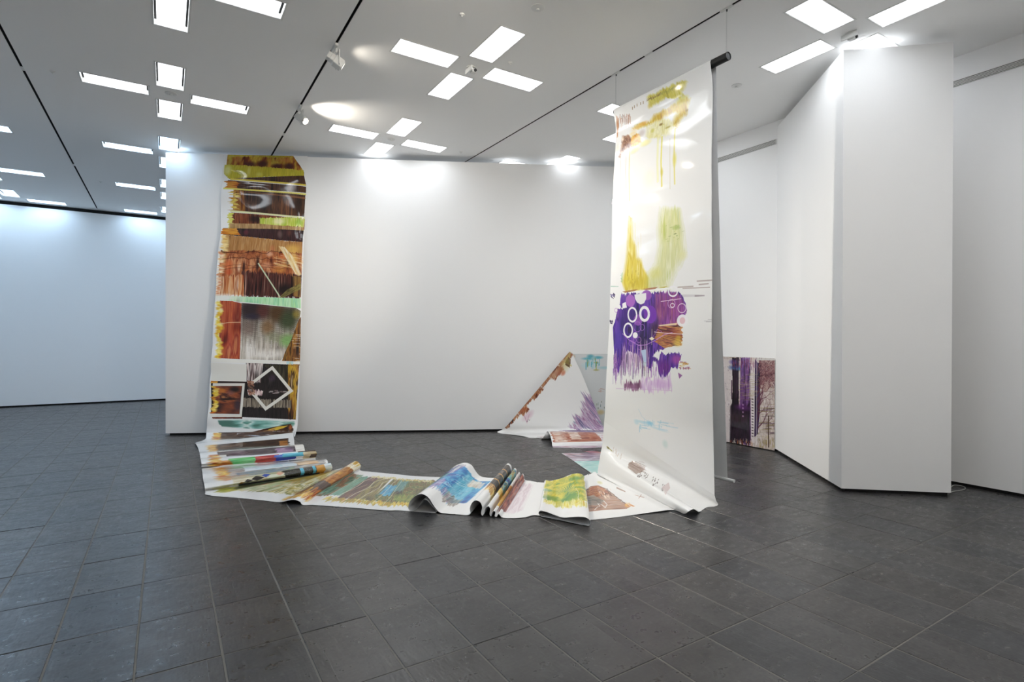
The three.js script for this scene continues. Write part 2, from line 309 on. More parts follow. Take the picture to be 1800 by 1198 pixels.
// A sheet of paper through ribs [left edge point, right edge point]; smooth along its length, straight across, with its own thickness.
class Sheet {
  constructor(ribs, { sub = 6, across = 16, bow = null, thickness = 0.0012, size = [512, 1024] } = {}) {
    const cl = new THREE.CatmullRomCurve3(ribs.map((r) => r[0]), false, 'centripetal'), cr = new THREE.CatmullRomCurve3(ribs.map((r) => r[1]), false, 'centripetal');
    const n = (ribs.length - 1) * sub; this.n = n; this.ribCount = ribs.length - 1;
    this.L = []; this.R = []; this.arc = [0];
    for (let i = 0; i <= n; i++) { this.L.push(cl.getPoint(i / n)); this.R.push(cr.getPoint(i / n)); if (i) this.arc.push(this.arc[i - 1] + 0.5 * (this.L[i].distanceTo(this.L[i - 1]) + this.R[i].distanceTo(this.R[i - 1]))); }
    this.length = this.arc[n];
    this.pl = this.L.map(toPx); this.pr = this.R.map(toPx);
    const P = []; for (let i = 0; i <= n; i++) { const row = []; for (let j = 0; j <= across; j++) row.push(this.L[i].clone().lerp(this.R[i], j / across)); P.push(row); }
    const normal = (i, j) => { const a = P[Math.min(n, i + 1)][j].clone().sub(P[Math.max(0, i - 1)][j]), b = P[i][Math.min(across, j + 1)].clone().sub(P[i][Math.max(0, j - 1)]); return a.cross(b).normalize(); };
    if (bow) { const D = P.map((row, i) => row.map((p, j) => normal(i, j).multiplyScalar(bow(this.arc[i], j / across, i / n) * Math.min(1, i / n * 12, (1 - i / n) * 12)))); P.forEach((row, i) => row.forEach((p, j) => p.add(D[i][j]))); }
    const pos = [], nor = [], uv = [], idx = [], w = across + 1, count = (n + 1) * w;
    for (const side of [1, -1]) for (let i = 0; i <= n; i++) for (let j = 0; j <= across; j++) { const N = normal(i, j), p = P[i][j]; pos.push(p.x + (side < 0 ? -thickness * N.x : 0), p.y + (side < 0 ? -thickness * N.y : 0), p.z + (side < 0 ? -thickness * N.z : 0)); nor.push(N.x * side, N.y * side, N.z * side); uv.push(j / across, 1 - this.arc[i] / this.length); }
    for (let i = 0; i < n; i++) for (let j = 0; j < across; j++) { const a = i * w + j, b = a + 1, c = a + w, d = c + 1; idx.push(a, c, b, b, c, d); }
    const front = idx.length;
    for (let i = 0; i < n; i++) for (let j = 0; j < across; j++) { const a = count + i * w + j, b = a + 1, c = a + w, d = c + 1; idx.push(a, b, c, b, d, c); }
    const quad = (a, b) => idx.push(a, b, b + count, a, b + count, a + count);
    for (let i = 0; i < n; i++) { quad(i * w, (i + 1) * w); quad((i + 1) * w + across, i * w + across); }
    for (let j = 0; j < across; j++) { quad(j + 1, j); quad(n * w + j, n * w + j + 1); }
    const g = new THREE.BufferGeometry(); g.setAttribute('position', new THREE.Float32BufferAttribute(pos, 3)); g.setAttribute('normal', new THREE.Float32BufferAttribute(nor, 3)); g.setAttribute('uv', new THREE.Float32BufferAttribute(uv, 2)); g.setIndex(idx);
    g.addGroup(0, front, 0); g.addGroup(front, idx.length - front, 1);
    this.geometry = g; this.across = across;
    this.canvas = document.createElement('canvas'); [this.canvas.width, this.canvas.height] = size; this.c = this.canvas.getContext('2d');
    this.c.fillStyle = '#f1f1f0'; this.c.fillRect(0, 0, ...size);
  }
  mesh(name, parent, label) {
    const t = new THREE.CanvasTexture(this.canvas); t.colorSpace = THREE.SRGBColorSpace; t.wrapS = t.wrapT = THREE.ClampToEdgeWrapping;
    const m = new THREE.MeshPhysicalMaterial({ map: t, roughness: 0.42, specularIntensity: 0.35, clearcoat: 0.8, clearcoatRoughness: 0.06 });
    const o = part(name, this.geometry, [m, paperBack], parent); if (label) o.userData.label = label; return o;
  }
  // rib number and place across -> canvas
  at(i, w) { const k = Math.max(0, Math.min(this.n, i / this.ribCount * this.n)), a = Math.floor(k), b = Math.min(this.n, a + 1), s = lerp(this.arc[a], this.arc[b], k - a); return [w * this.canvas.width, s / this.length * this.canvas.height]; }
  // point of the photograph -> canvas, searching ribs i0..i1
  px(x, y, i0 = 0, i1 = this.ribCount) {
    const a = Math.round(i0 / this.ribCount * this.n), b = Math.round(i1 / this.ribCount * this.n); let prev = null, best = null, bestD = 1e9;
    const side = (i) => (this.pr[i][0] - this.pl[i][0]) * (y - this.pl[i][1]) - (this.pr[i][1] - this.pl[i][1]) * (x - this.pl[i][0]);
    for (let i = a; i <= b; i++) {
      const s = side(i), len = Math.hypot(this.pr[i][0] - this.pl[i][0], this.pr[i][1] - this.pl[i][1]) || 1, d = Math.abs(s) / len;
      if (prev !== null && s * prev <= 0) { const f = prev / (prev - s || 1); best = i - 1 + f; bestD = -1; break; }
      if (d < bestD) { bestD = d; best = i; }
      prev = s;
    }
    const k = Math.floor(Math.min(this.n - 1, best)), f = best - k, lx = lerp(this.pl[k][0], this.pl[k + 1][0], f), ly = lerp(this.pl[k][1], this.pl[k + 1][1], f), rx = lerp(this.pr[k][0], this.pr[k + 1][0], f), ry = lerp(this.pr[k][1], this.pr[k + 1][1], f);
    const u = ((x - lx) * (rx - lx) + (y - ly) * (ry - ly)) / ((rx - lx) ** 2 + (ry - ly) ** 2), s = lerp(this.arc[k], this.arc[k + 1], f);
    return [u * this.canvas.width, s / this.length * this.canvas.height];
  }
}
// printing helpers: all places go through map(x, y) -> canvas
const inside = (pts) => (x, y) => { let r = false; for (let i = 0, j = pts.length - 1; i < pts.length; j = i++) { const [a, b] = pts[i], [c, d] = pts[j]; if (b > y !== d > y && x < (c - a) * (y - b) / (d - b) + a) r = !r; } return r; };
class Print {
  constructor(sheet, map) { this.c = sheet.c; this.map = map; }
  scale(x, y) { const a = this.map(x, y), b = this.map(x + 1.5, y), d = this.map(x, y + 1.5); return [Math.hypot(b[0] - a[0], b[1] - a[1]) / 1.5, Math.hypot(d[0] - a[0], d[1] - a[1]) / 1.5]; }
  path(pts, close) { const c = this.c; c.beginPath(); const q = close ? [...pts, pts[0]] : pts; let first = true; for (let i = 0; i < q.length - 1; i++) for (let k = 0; k < 8; k++) { const p = this.map(lerp(q[i][0], q[i + 1][0], k / 8), lerp(q[i][1], q[i + 1][1], k / 8)); first ? c.moveTo(...p) : c.lineTo(...p); first = false; } c.lineTo(...this.map(...q[q.length - 1])); if (close) c.closePath(); }
  poly(pts, color, alpha = 1) { const c = this.c; c.globalAlpha = alpha; c.fillStyle = color; this.path(pts, true); c.fill(); c.globalAlpha = 1; }
  line(pts, color, width, alpha = 1) { const c = this.c, s = this.scale(...pts[0]); c.globalAlpha = alpha; c.strokeStyle = color; c.lineWidth = Math.max(0.6, width * (s[0] + s[1]) / 2); c.lineJoin = 'miter'; this.path(pts, false); c.stroke(); c.globalAlpha = 1; }
  strip(a, b, wa, wb, color, alpha = 1) { this.poly([[a[0], a[1] - wa / 2], [b[0], b[1] - wb / 2], [b[0], b[1] + wb / 2], [a[0], a[1] + wa / 2]], color, alpha); }
  blob(x, y, rx, ry, rgb, alpha = 1, core = 0.35) { const c = this.c, [cx, cy] = this.map(x, y), s = this.scale(x, y); c.save(); c.translate(cx, cy); c.scale(rx * s[0], ry * s[1]); const g = c.createRadialGradient(0, 0, core, 0, 0, 1); g.addColorStop(0, `rgba(${rgb},${alpha})`); g.addColorStop(1, `rgba(${rgb},0)`); c.fillStyle = g; c.beginPath(); c.arc(0, 0, 1, 0, 7); c.fill(); c.restore(); }
  ring(x, y, rx, ry, lw, color, alpha = 1) { const p = []; for (let k = 0; k <= 30; k++) p.push([x + rx * Math.cos(k / 30 * 6.2832), y + ry * Math.sin(k / 30 * 6.2832)]); this.line(p, color, lw, alpha); }
  disc(x, y, rx, ry, color, alpha = 1) { const p = []; for (let k = 0; k < 26; k++) p.push([x + rx * Math.cos(k / 26 * 6.2832), y + ry * Math.sin(k / 26 * 6.2832)]); this.poly(p, color, alpha); }
  // many short strokes in a box; dir is the stroke direction
  strokes(x0, y0, x1, y1, n, dir, len, wid, colors, alpha = [0.3, 0.8], keep = null) {
    const m = Math.hypot(...dir), d = [dir[0] / m, dir[1] / m];
    for (let k = 0; k < n; k++) { const x = rr(x0, x1), y = rr(y0, y1), l = rr(...len); if (keep && !keep(x, y)) continue; this.line([[x, y], [x + d[0] * l, y + d[1] * l]], colors[Math.floor(rnd() * colors.length)], rr(...wid), rr(...alpha)); }
  }
  // continuous-tone streaked colour in a region: noise stretched along 'angle' looked up in a palette, ragged edges
  field(pts, palette, { along = 0.006, across = 0.09, angle = 90, seed = 1, ragged = 0, soft = 0, alpha = 1, mix = 0.55, drift = 0.35 } = {}) {
    const q = []; for (let i = 0; i < pts.length; i++) { const a = pts[i], b = pts[(i + 1) % pts.length]; for (let k = 0; k < 5; k++) q.push(this.map(lerp(a[0], b[0], k / 5), lerp(a[1], b[1], k / 5))); }
    const W = this.c.canvas.width, H = this.c.canvas.height, m = ragged + soft + 2, x0 = Math.max(0, Math.floor(Math.min(...q.map((p) => p[0])) - m)), x1 = Math.min(W, Math.ceil(Math.max(...q.map((p) => p[0])) + m)), y0 = Math.max(0, Math.floor(Math.min(...q.map((p) => p[1])) - m)), y1 = Math.min(H, Math.ceil(Math.max(...q.map((p) => p[1])) + m));
    if (x1 - x0 < 2 || y1 - y0 < 2) return;
    const img = this.c.getImageData(x0, y0, x1 - x0, y1 - y0), d = img.data, mw = x1 - x0 + 2 * Math.ceil(m), mh = y1 - y0 + 2 * Math.ceil(m), mc = document.createElement('canvas'), mm = Math.ceil(m), ca = Math.cos(angle * Math.PI / 180), sa = Math.sin(angle * Math.PI / 180), o = seed * 17.3;
    mc.width = mw; mc.height = mh; const mx = mc.getContext('2d'); mx.beginPath(); q.forEach((p, i) => (i ? mx.lineTo(p[0] - x0 + mm, p[1] - y0 + mm) : mx.moveTo(p[0] - x0 + mm, p[1] - y0 + mm))); mx.closePath(); mx.fill();
    const mask = mx.getImageData(0, 0, mw, mh).data, isIn = (x, y) => { const u = Math.round(x) - x0 + mm, w = Math.round(y) - y0 + mm; return u >= 0 && w >= 0 && u < mw && w < mh && mask[(w * mw + u) * 4 + 3] > 127; };
    const pal = palette.map((h) => [parseInt(h.slice(1, 3), 16), parseInt(h.slice(3, 5), 16), parseInt(h.slice(5, 7), 16)]), N = pal.length - 1;
    for (let y = y0; y < y1; y++) for (let x = x0; x < x1; x++) {
      const a = x * ca + y * sa, b = -x * sa + y * ca, e = ragged * 2 * (0.65 * n128(a * along * 0.4 + o, b * across * 1.6) + 0.35 * n256(a * along + o, b * across * 5) - 0.5);
      let cover = 0;
      if (soft) { for (const k of [-1, -0.33, 0.33, 1]) if (isIn(x + ca * e + soft * k, y + sa * e + soft * k * 0.6)) cover += 0.25; } else cover = isIn(x + ca * e, y + sa * e) ? 1 : 0;
      if (!cover) continue;
      let v = 0.50 * n128(a * along + o, b * across + o) + 0.30 * n256(a * along * 2.3 + 9, b * across * 2.7 + o) + 0.20 * n256(a * along * 4 + o, b * across * 7);
      v = (v - 0.5) * 1.9 + 0.5; v = v * (1 - drift) + drift * ((n64(x * 0.012 + o, y * 0.012 + o) - 0.5) * 1.6 + 0.5); v = Math.max(0, Math.min(0.9999, v)) * N;
      const k = Math.floor(v), f = v - k, i = ((y - y0) * (x1 - x0) + x - x0) * 4, w = cover * alpha, g = 1 + mix * 0.25 * (n256(a * along * 9 + 3, b * across * 14 + o) - 0.5);
      for (let c = 0; c < 3; c++) d[i + c] = d[i + c] * (1 - w) + w * Math.min(255, g * (pal[k][c] + (pal[Math.min(N, k + 1)][c] - pal[k][c]) * f));
    }
    this.c.putImageData(img, x0, y0);
  }
  clip(pts, fn) { const c = this.c; c.save(); this.path(pts, true); c.clip(); fn(); c.restore(); }
}
const interp = (tab, y) => { for (let i = 0; i < tab.length - 1; i++) if (y <= tab[i + 1][1] || i === tab.length - 2) { const [x0, y0] = tab[i], [x1, y1] = tab[i + 1]; return lerp(x0, x1, Math.max(-0.2, Math.min(1.2, (y - y0) / (y1 - y0)))); } };

// ================================================================ scroll on the partition, falling into pleats and along the floor
const leftScroll = thing('printed_scroll', 'long glossy brown and yellow printed scroll hung on the partition, pleated along the floor', 'paper scroll');
const hangL = [[398, 271], [390, 300], [388, 340], [389, 370], [386, 396], [389, 402], [383, 445], [380, 495], [376, 545], [372, 630], [368.5, 673], [366, 730], [363, 757]];
const hangR = [[541, 274], [538.5, 312], [535.5, 375], [533, 437], [530.5, 500], [529, 548], [527.5, 600], [526, 640], [524, 700], [522, 750], [520, 765]];
const wallHang = (() => {
  const ys = [271.5, 290, 320, 350, 380, 410, 440, 470, 500, 530, 560, 590, 620, 650, 680, 705, 725, 740, 752, 760], ribs = [];
  ys.forEach((y, i) => { const k = i / (ys.length - 1), d = 0.015 + 0.30 * Math.pow(k, 1.3); const yr = 274.5 + (y - 271.5) * (757 - 274.5) / (760 - 271.5); ribs.push([wallPx(interp(hangL, y), y, d), wallPx(interp(hangR, yr), yr, d)]); });
  return new Sheet(ribs, { sub: 5, across: 28, size: [768, 2048], bow: (s, w, t) => {
    const left = Math.pow(1 - w, 2.2), edge = Math.pow(Math.max(0, 1 - t * 1.02), 0.35);
    return 0.014 * (wn1(s * 3.1, w * 1.5) - 0.5) * edge + 0.034 * left * (wn2(s * 4.3 + 9, w * 2.0) - 0.5) + 0.008 * (wn1(s * 8, w * 3 + 20) - 0.5) - 0.03 * Math.pow(w, 14);
  } });
})();
{
  const p = new Print(wallHang, (x, y) => wallHang.px(x, y)), S = (...a) => p.strokes(...a), v = [0, 1], h = [1, 0];
  const B = (list) => { for (const [x, y, a, b, c, o] of list) p.blob(x, y, a, b, c, o); };
  const vert = { along: 0.005, across: 0.085, angle: 90 }, cloud = { along: 0.02, across: 0.045, angle: 90, drift: 0.5 }, fr = { along: 0.004, across: 0.09, angle: 0, ragged: 34 };
  const dark = ['#1a0f0c', '#2e1a12', '#44291a', '#5a3822', '#2a1812', '#6e4629'], rust = ['#2e1512', '#5a2a1a', '#7a3e24', '#9a5a34', '#3c1c16', '#b0744a'];
  // head: ochre and rust clouds with a cut right corner
  const head = [[401, 264], [511, 268], [520, 281], [528, 292], [534, 302], [534, 310], [400, 305], [398, 290]];
  p.field(head, ['#4a1a0e', '#6e2c12', '#8c4a18', '#a8741e', '#b8952a', '#c9ab3c', '#7a3a14'], { ...cloud, seed: 2 });
  p.field([[401, 264], [511, 268], [516, 275], [480, 277], [440, 275], [401, 276]], ['#a08a22', '#b8a32c', '#c6b840', '#94782a'], { ...vert, seed: 3, ragged: 6 });
  B([[440, 289, 12, 7, '66,22,12', 0.9], [461, 288, 14, 8, '58,18,12', 0.9], [487, 292, 14, 6, '72,24,12', 0.9], [507, 292, 13, 7, '60,20,14', 0.85], [417, 280, 9, 7, '168,96,52', 0.7], [500, 281, 18, 5, '196,124,58', 0.6], [404, 284, 5, 16, '186,180,70', 0.6], [473, 288, 3.4, 13, '206,138,44', 0.8]]);
  const yb = [[395, 289], [440, 291], [500, 296], [533, 299], [534, 309], [460, 311], [402, 314], [394, 305]];
  p.field(yb, ['#a39a1e', '#b7ab28', '#c4b632', '#ada524', '#cabf45'], { ...vert, seed: 4, ragged: 8 }); B([[400, 299, 9, 11, '226,226,160', 0.75], [424, 302, 10, 8, '166,172,28', 0.6], [437, 300, 4, 11, '214,212,120', 0.6], [455, 306, 8, 5, '208,208,110', 0.5]]);
  // dark timber-like bands between yellow lines
  p.field([[402, 313], [460, 311], [534, 308], [537, 323], [480, 319], [406, 315]], dark, { ...vert, seed: 5 });
  p.field([[400, 316], [460, 321], [537, 327], [537, 338], [470, 334], [400, 331]], dark, { ...vert, seed: 6 });
  p.field([[397, 317], [418, 318], [418, 331], [397, 330]], ['#7a2e10', '#b5621c', '#d69a34', '#8c3c12', '#e2c05c', '#5a2410'], { ...fr, seed: 7 });
  const big = [[412, 333], [470, 337], [536, 342], [534, 380], [470, 376], [411, 371]];
  p.field(big, [...dark, '#7c5030'], { ...vert, seed: 8 }); B([[462, 357, 14, 22, '26,15,13', 0.75], [496, 362, 20, 18, '120,74,48', 0.35], [524, 358, 7, 20, '30,18,15', 0.6], [448, 364, 14, 8, '150,130,130', 0.2]]);
  p.field([[410, 333], [428, 335], [430, 372], [409, 370]], ['#5a2e12', '#8a4e1c', '#b57a28', '#6e3a16', '#c99a3a'], { ...vert, seed: 9, alpha: 0.85 });
  p.field([[407, 334], [416, 335], [418, 371], [408, 370]], ['#b4781e', '#d6b23e', '#e3d573', '#9a5a1a', '#c8bd4a'], { along: 0.004, across: 0.11, angle: 0, ragged: 60, seed: 10 });
  p.strip([404, 314], [537, 324.5], 3.2, 2.8, '#d9c54c'); p.strip([392, 330.3], [537, 340.5], 2.8, 2.6, '#e0d568'); p.strip([430, 336.5], [536, 347.5], 1.2, 3.4, '#94623c', 0.75);
  p.strip([404, 370.5], [536, 382], 3.4, 2.4, '#e2e3b4');
  // rust block with lime strip
  p.field([[406, 373], [470, 378], [535, 384], [534, 403], [402, 402]], rust, { ...vert, seed: 11 }); B([[448, 385, 16, 9, '38,22,24', 0.8], [420, 383, 12, 10, '146,78,46', 0.5]]);
  p.field([[400, 373], [409, 374], [409, 400], [401, 400]], ['#b4b43a', '#d6d45c', '#e8e48c', '#a89a34'], { ...fr, ragged: 22, seed: 12 });
  p.field([[456, 383], [500, 381.5], [535, 382.5], [533, 398], [456, 396]], ['#7f9c24', '#a4bd36', '#c2cf56', '#dcd88a', '#93b02c', '#b8b840'], { ...vert, seed: 13, ragged: 10 }); B([[490, 389, 15, 8, '244,238,196', 0.8], [525, 390, 9, 8, '140,186,44', 0.6]]);
  p.field([[403, 392], [456, 393], [500, 397], [533, 398.5], [533, 405], [470, 402.5], [403, 401]], ['#8a6a3e', '#a98556', '#c2a070', '#967248', '#d2b488'], { ...vert, seed: 14 });
  p.field([[392, 400.5], [470, 402], [533, 404.5], [531, 425], [490, 422], [450, 417.5], [392, 412]], ['#1c1214', '#30201e', '#4a2a2a', '#26161a', '#5c3430'], { ...vert, seed: 15 });
  p.field([[391, 401], [414, 401], [426, 413], [391, 411]], ['#8a3a16', '#c8701e', '#e0a83c', '#a04a1a', '#f0d47a'], { ...fr, ragged: 26, seed: 16 }); B([[432, 408, 7, 6, '104,40,52', 0.7], [492, 412, 6, 9, '160,140,136', 0.4], [508, 410, 4, 8, '120,70,56', 0.5]]);
  // tan and copper field, yellow light on the right
  p.field([[396, 412], [450, 417.5], [490, 422], [531, 425], [530, 447], [396, 442]], ['#7e5029', '#9c6c3c', '#b98850', '#a4713e', '#cba06a', '#8c5a30'], { ...vert, seed: 17, ragged: 8 }); B([[514, 438, 18, 12, '230,184,92', 0.75], [398, 428, 6, 16, '248,222,150', 0.7], [478, 437, 6, 9, '206,126,84', 0.6]]);
  p.field([[388, 440], [450, 440], [530, 445], [529, 487], [385, 487]], ['#4c2114', '#7a3c22', '#a35b34', '#bd7444', '#8c4a2c', '#d2976a', '#c07a50'], { along: 0.009, across: 0.055, angle: 90, drift: 0.5, seed: 18, ragged: 10 });
  B([[414, 449, 6, 6, '206,130,80', 0.8], [436, 451, 15, 7, '168,96,58', 0.8], [473, 446, 8, 6, '232,186,160', 0.7], [428, 470, 3, 15, '50,20,14', 0.9], [452, 464, 4, 18, '44,18,14', 0.9], [402, 464, 9, 12, '218,112,62', 0.8], [402, 478, 8, 8, '206,84,44', 0.7], [468, 466, 13, 8, '222,160,126', 0.6], [492, 474, 14, 8, '204,136,66', 0.8], [498, 452, 11, 9, '206,98,52', 0.7], [515, 456, 10, 18, '238,196,104', 0.8], [392, 452, 7, 14, '250,222,140', 0.7], [390, 472, 6, 12, '244,200,140', 0.6], [474, 482, 20, 4, '40,18,14', 0.7], [420, 470, 4, 10, '238,206,180', 0.6]]);
  for (const [y, a] of [[443, 0.7], [455, 0.8], [472, 0.5], [466, 0.4]]) { const q = []; for (let i = 0; i <= 14; i++) q.push([388 + i * 8, y + 2.4 * (wn1(i * 0.8, y) - 0.5) * 3]); p.line(q, '#3c180e', 0.9, a); }
  for (const [x, y] of [[414, 449], [424, 450], [437, 451], [452, 447]]) p.ring(x, y, 4.5, 4, 0.6, '#5a2c18', 0.6);
  S(478, 446, 522, 470, 60, [1, 0.2], [8, 30], [0.3, 0.8], ['#f4dca0', '#e8b060', '#fff2cc'], [0.35, 0.85]);
  p.field([[489, 432], [500, 434], [516, 452], [529, 482], [528, 496], [512, 470]], ['#d8a452', '#f0dca4', '#fbf4dc', '#e6c47a', '#fff8e8'], { along: 0.006, across: 0.08, angle: 62, seed: 19, alpha: 0.85, ragged: 6 });
  p.field([[391, 412], [399, 413], [399, 442], [390, 441]], ['#e8b85a', '#f8e2a4', '#d89a44', '#fff4d4'], { ...fr, ragged: 26, soft: 7, seed: 42 }); p.field([[386, 442], [394, 442], [392, 486], [384, 486]], ['#e09048', '#f6d090', '#c8683a', '#fff0d0', '#e8b070'], { ...fr, ragged: 28, soft: 7, seed: 43 });
  // dark dripping curtain
  p.field([[424, 476], [529, 482], [528, 524], [424, 521]], ['#140b0b', '#2a1412', '#45201c', '#6e3a30', '#22100f', '#8c5a4a', '#c09a88'], { along: 0.004, across: 0.11, angle: 90, ragged: 26, seed: 20, drift: 0.2 });
  p.field([[384, 486], [428, 484], [428, 521], [382, 520]], ['#7a2e18', '#b25c30', '#d8925a', '#f0cda4', '#94401f', '#f8ecdc'], { along: 0.004, across: 0.10, angle: 90, ragged: 20, seed: 21, drift: 0.2 });
  B([[500, 509, 18, 14, '22,12,12', 0.85], [384, 500, 6, 22, '250,240,224', 0.8]]); p.field([[514, 484], [528, 486], [527, 522], [516, 520]], ['#4a3416', '#8a6a28', '#bf9a48', '#3a2814', '#d8b868'], { along: 0.004, across: 0.1, angle: 90, seed: 22, alpha: 0.7 });
  p.field([[492, 521], [505, 508], [528, 497], [528, 508], [505, 519], [496, 524]], ['#3c3a1e', '#6a6634', '#9a8e4c', '#4c4826', '#c2b26a'], { along: 0.01, across: 0.09, angle: -25, seed: 23, alpha: 0.8 });
  p.field([[382, 487], [388, 487], [386, 520], [380, 520]], ['#e8a868', '#fae8d0', '#d8804c', '#fff6e8'], { ...fr, ragged: 24, soft: 7, seed: 44 });
  p.line([[453, 462], [470, 488], [492, 522]], '#c9d6b6', 2.3, 0.95);
  // mint wedge
  const mint = [[380, 519.5], [430, 521], [528, 524], [528, 541.5], [460, 534], [408, 528.5], [380, 526]];
  p.field(mint, ['#8fd0a0', '#a9dfa9', '#c6ebc2', '#97d8ae', '#b8e6a2', '#d8f2d2'], { along: 0.004, across: 0.05, angle: 90, seed: 24 }); B([[390, 523, 34, 9, '240,240,234', 0.95], [420, 524, 18, 8, '238,240,226', 0.5]]);
  // red block, raster screen, dark right edge
  p.field([[386, 528], [408, 529], [424, 533], [421, 631], [384, 629]], ['#5c1c14', '#8a2e1e', '#ac4628', '#c4643a', '#9a3a2c', '#d88a58'], { along: 0.004, across: 0.07, angle: 90, seed: 25, drift: 0.5 });
  p.field([[381, 529], [389, 530], [390, 552], [386, 560], [393, 575], [386, 590], [391, 612], [388, 630], [380, 629]], ['#e0a22a', '#f0cf3a', '#f8ea8c', '#e8b832', '#fdf6cc'], { along: 0.008, across: 0.03, angle: 0, ragged: 26, soft: 8, seed: 26, alpha: 0.95 });
  B([[416, 560, 8, 40, '96,30,24', 0.5], [388, 545, 5, 6, '252,244,190', 0.8], [388, 570, 6, 5, '252,240,160', 0.7], [403, 600, 8, 24, '206,90,72', 0.4]]); p.line([[380, 570], [402, 566.5], [428, 566]], '#f8dcb0', 0.9, 0.8);
  const scr = [[424, 532], [460, 535], [520, 541], [528, 546], [524, 571], [510, 602], [494, 633], [421, 631]];
  p.field(scr, ['#8e857c', '#b0a698', '#cfc7ba', '#e4ddd2', '#f2ede6'], { along: 0.004, across: 0.05, angle: 90, seed: 27, drift: 0.2 }); p.clip(scr, () => {
    B([[450, 545, 40, 24, '58,42,42', 0.75], [500, 552, 34, 24, '62,52,34', 0.7], [440, 542, 24, 22, '60,46,54', 0.95], [462, 546, 16, 18, '116,60,54', 0.9], [486, 550, 20, 20, '110,76,40', 0.9], [442, 556, 18, 8, '58,54,80', 0.9], [470, 574, 16, 18, '176,134,90', 0.85], [506, 562, 20, 24, '74,98,60', 0.9], [506, 598, 22, 16, '150,200,120', 0.95], [480, 592, 20, 14, '158,166,126', 0.5], [436, 576, 16, 20, '160,138,128', 0.85], [520, 552, 9, 10, '206,184,70', 0.7], [470, 622, 50, 12, '246,242,236', 0.8], [440, 612, 14, 20, '240,236,232', 0.7]]);
    for (let k = 0; k < 45; k++) { const y = 533 + k * 1.72, w = 1.15 * Math.max(0, 1 - Math.max(0, k - 20) / 25); if (w > 0.05) for (let x = 422; x < 528; x += 1.62) { const yy = y + (x - 422) * 0.085; p.line([[x + (k % 2) * 0.8, yy], [x + 1.05 + (k % 2) * 0.8, yy + 0.09]], '#20130e', w, 0.9); } }
    S(424, 590, 500, 616, 70, v, [6, 24], [0.4, 1.4], ['#f6f2ec', '#b8aca0', '#e6dcd2', '#988a80'], [0.3, 0.7]);
  });
  p.field([[525, 560], [528, 556], [527, 642], [494, 637], [500, 620], [512, 596]], ['#1e120c', '#4a2c18', '#7a4c24', '#b07a30', '#2e1a10', '#d8a850'], { along: 0.008, across: 0.07, angle: 90, seed: 28 }); S(512, 580, 526, 638, 26, h, [4, 12], [0.4, 1.2], ['#e8d8c0', '#f4ece0', '#c89a60'], [0.4, 0.85]);
  // lower picture with white frames
  const low = [[432, 637.5], [525, 641], [519, 737], [371, 730], [371, 670], [433, 672]];
  p.field(low, ['#0f0b0b', '#1b1413', '#2a2120', '#171111', '#383030'], { ...vert, seed: 29 }); p.clip(low, () => {
    p.field([[433, 637], [462, 638], [458, 672], [434, 672]], ['#1a1212', '#6a5252', '#d8c8c4', '#f0e8e4', '#2a1c1c', '#a88e8c'], { along: 0.006, across: 0.11, angle: 90, ragged: 8, seed: 30, drift: 0.2 });
    p.field([[462, 640], [520, 642], [516, 690], [486, 660]], ['#120e0c', '#2a261a', '#4a4630', '#1a1612', '#6e6446'], { along: 0.004, across: 0.1, angle: 90, ragged: 14, seed: 31, drift: 0.2 });
    p.field([[506, 640], [525, 641], [519, 737], [506, 736]], ['#1c100a', '#5a3418', '#a87428', '#d8b03a', '#3a2212', '#e6cfa4'], { along: 0.009, across: 0.07, angle: 90, ragged: 10, seed: 32 });
    p.field([[425, 699], [512, 703], [511, 717], [425, 715]], ['#201816', '#5a5046', '#8e8070', '#b8ab96', '#2e2622', '#736a62'], { along: 0.006, across: 0.14, angle: 90, ragged: 10, seed: 33, drift: 0.15 });
    p.field([[434, 684], [462, 686], [460, 695], [436, 694]], ['#5a3a40', '#b08a8c', '#e8d0cc', '#f6ece8', '#7a4a58'], { along: 0.02, across: 0.1, angle: 90, ragged: 12, seed: 34 });
    S(468, 684, 498, 692, 18, h, [2, 8], [0.5, 1.2], ['#f4eae4', '#a08888'], [0.5, 0.9]); B([[478, 664, 8, 8, '96,72,104', 0.45], [450, 662, 5, 12, '30,20,20', 0.5]]);
  });
  p.field([[374, 678], [424, 678], [420, 727], [374, 726]], ['#2a1614', '#5a2a1e', '#8a4428', '#a85c34', '#3c1e1a', '#c07a48'], { along: 0.012, across: 0.04, angle: 8, seed: 35, drift: 0.6 });
  B([[412, 684, 13, 7, '26,18,18', 0.95], [405, 690, 9, 6, '130,92,102', 0.45], [400, 717, 17, 10, '160,80,46', 0.6], [417, 712, 8, 16, '58,44,56', 0.85], [400, 701, 24, 2.6, '30,16,14', 0.85], [390, 686, 10, 6, '214,130,50', 0.7]]);
  p.field([[373, 678], [381, 678], [384, 692], [379, 700], [384, 716], [380, 727], [373, 726]], ['#d88a22', '#f0c832', '#f8e884', '#e0a02a', '#c8601c'], { along: 0.01, across: 0.04, angle: 0, ragged: 30, soft: 7, seed: 36 });
  p.poly([[371, 637], [433, 640], [433, 671], [371, 669]], '#ebe9e2'); p.strip([371, 670.5], [433, 672], 3, 3, '#2a1814'); p.field([[370, 669], [382, 669], [382, 673], [370, 673]], ['#a84a20', '#e0a03a', '#f0d06a'], { ...fr, ragged: 12, seed: 37 });
  p.strip([370, 633], [526, 637.5], 6.5, 5, '#f0efe8'); p.strip([503, 636.8], [515, 637.2], 4, 4, '#a8d8e0', 0.7); B([[509, 648, 4, 14, '214,176,40', 0.6]]);
  const W = '#ebe8e0'; p.line([[441, 674], [478, 646], [511.5, 686.5], [466.5, 718], [443, 690]], W, 5.2); p.line([[374, 675.5], [427.5, 675.5], [422.5, 730], [371, 729]], W, 4.6);
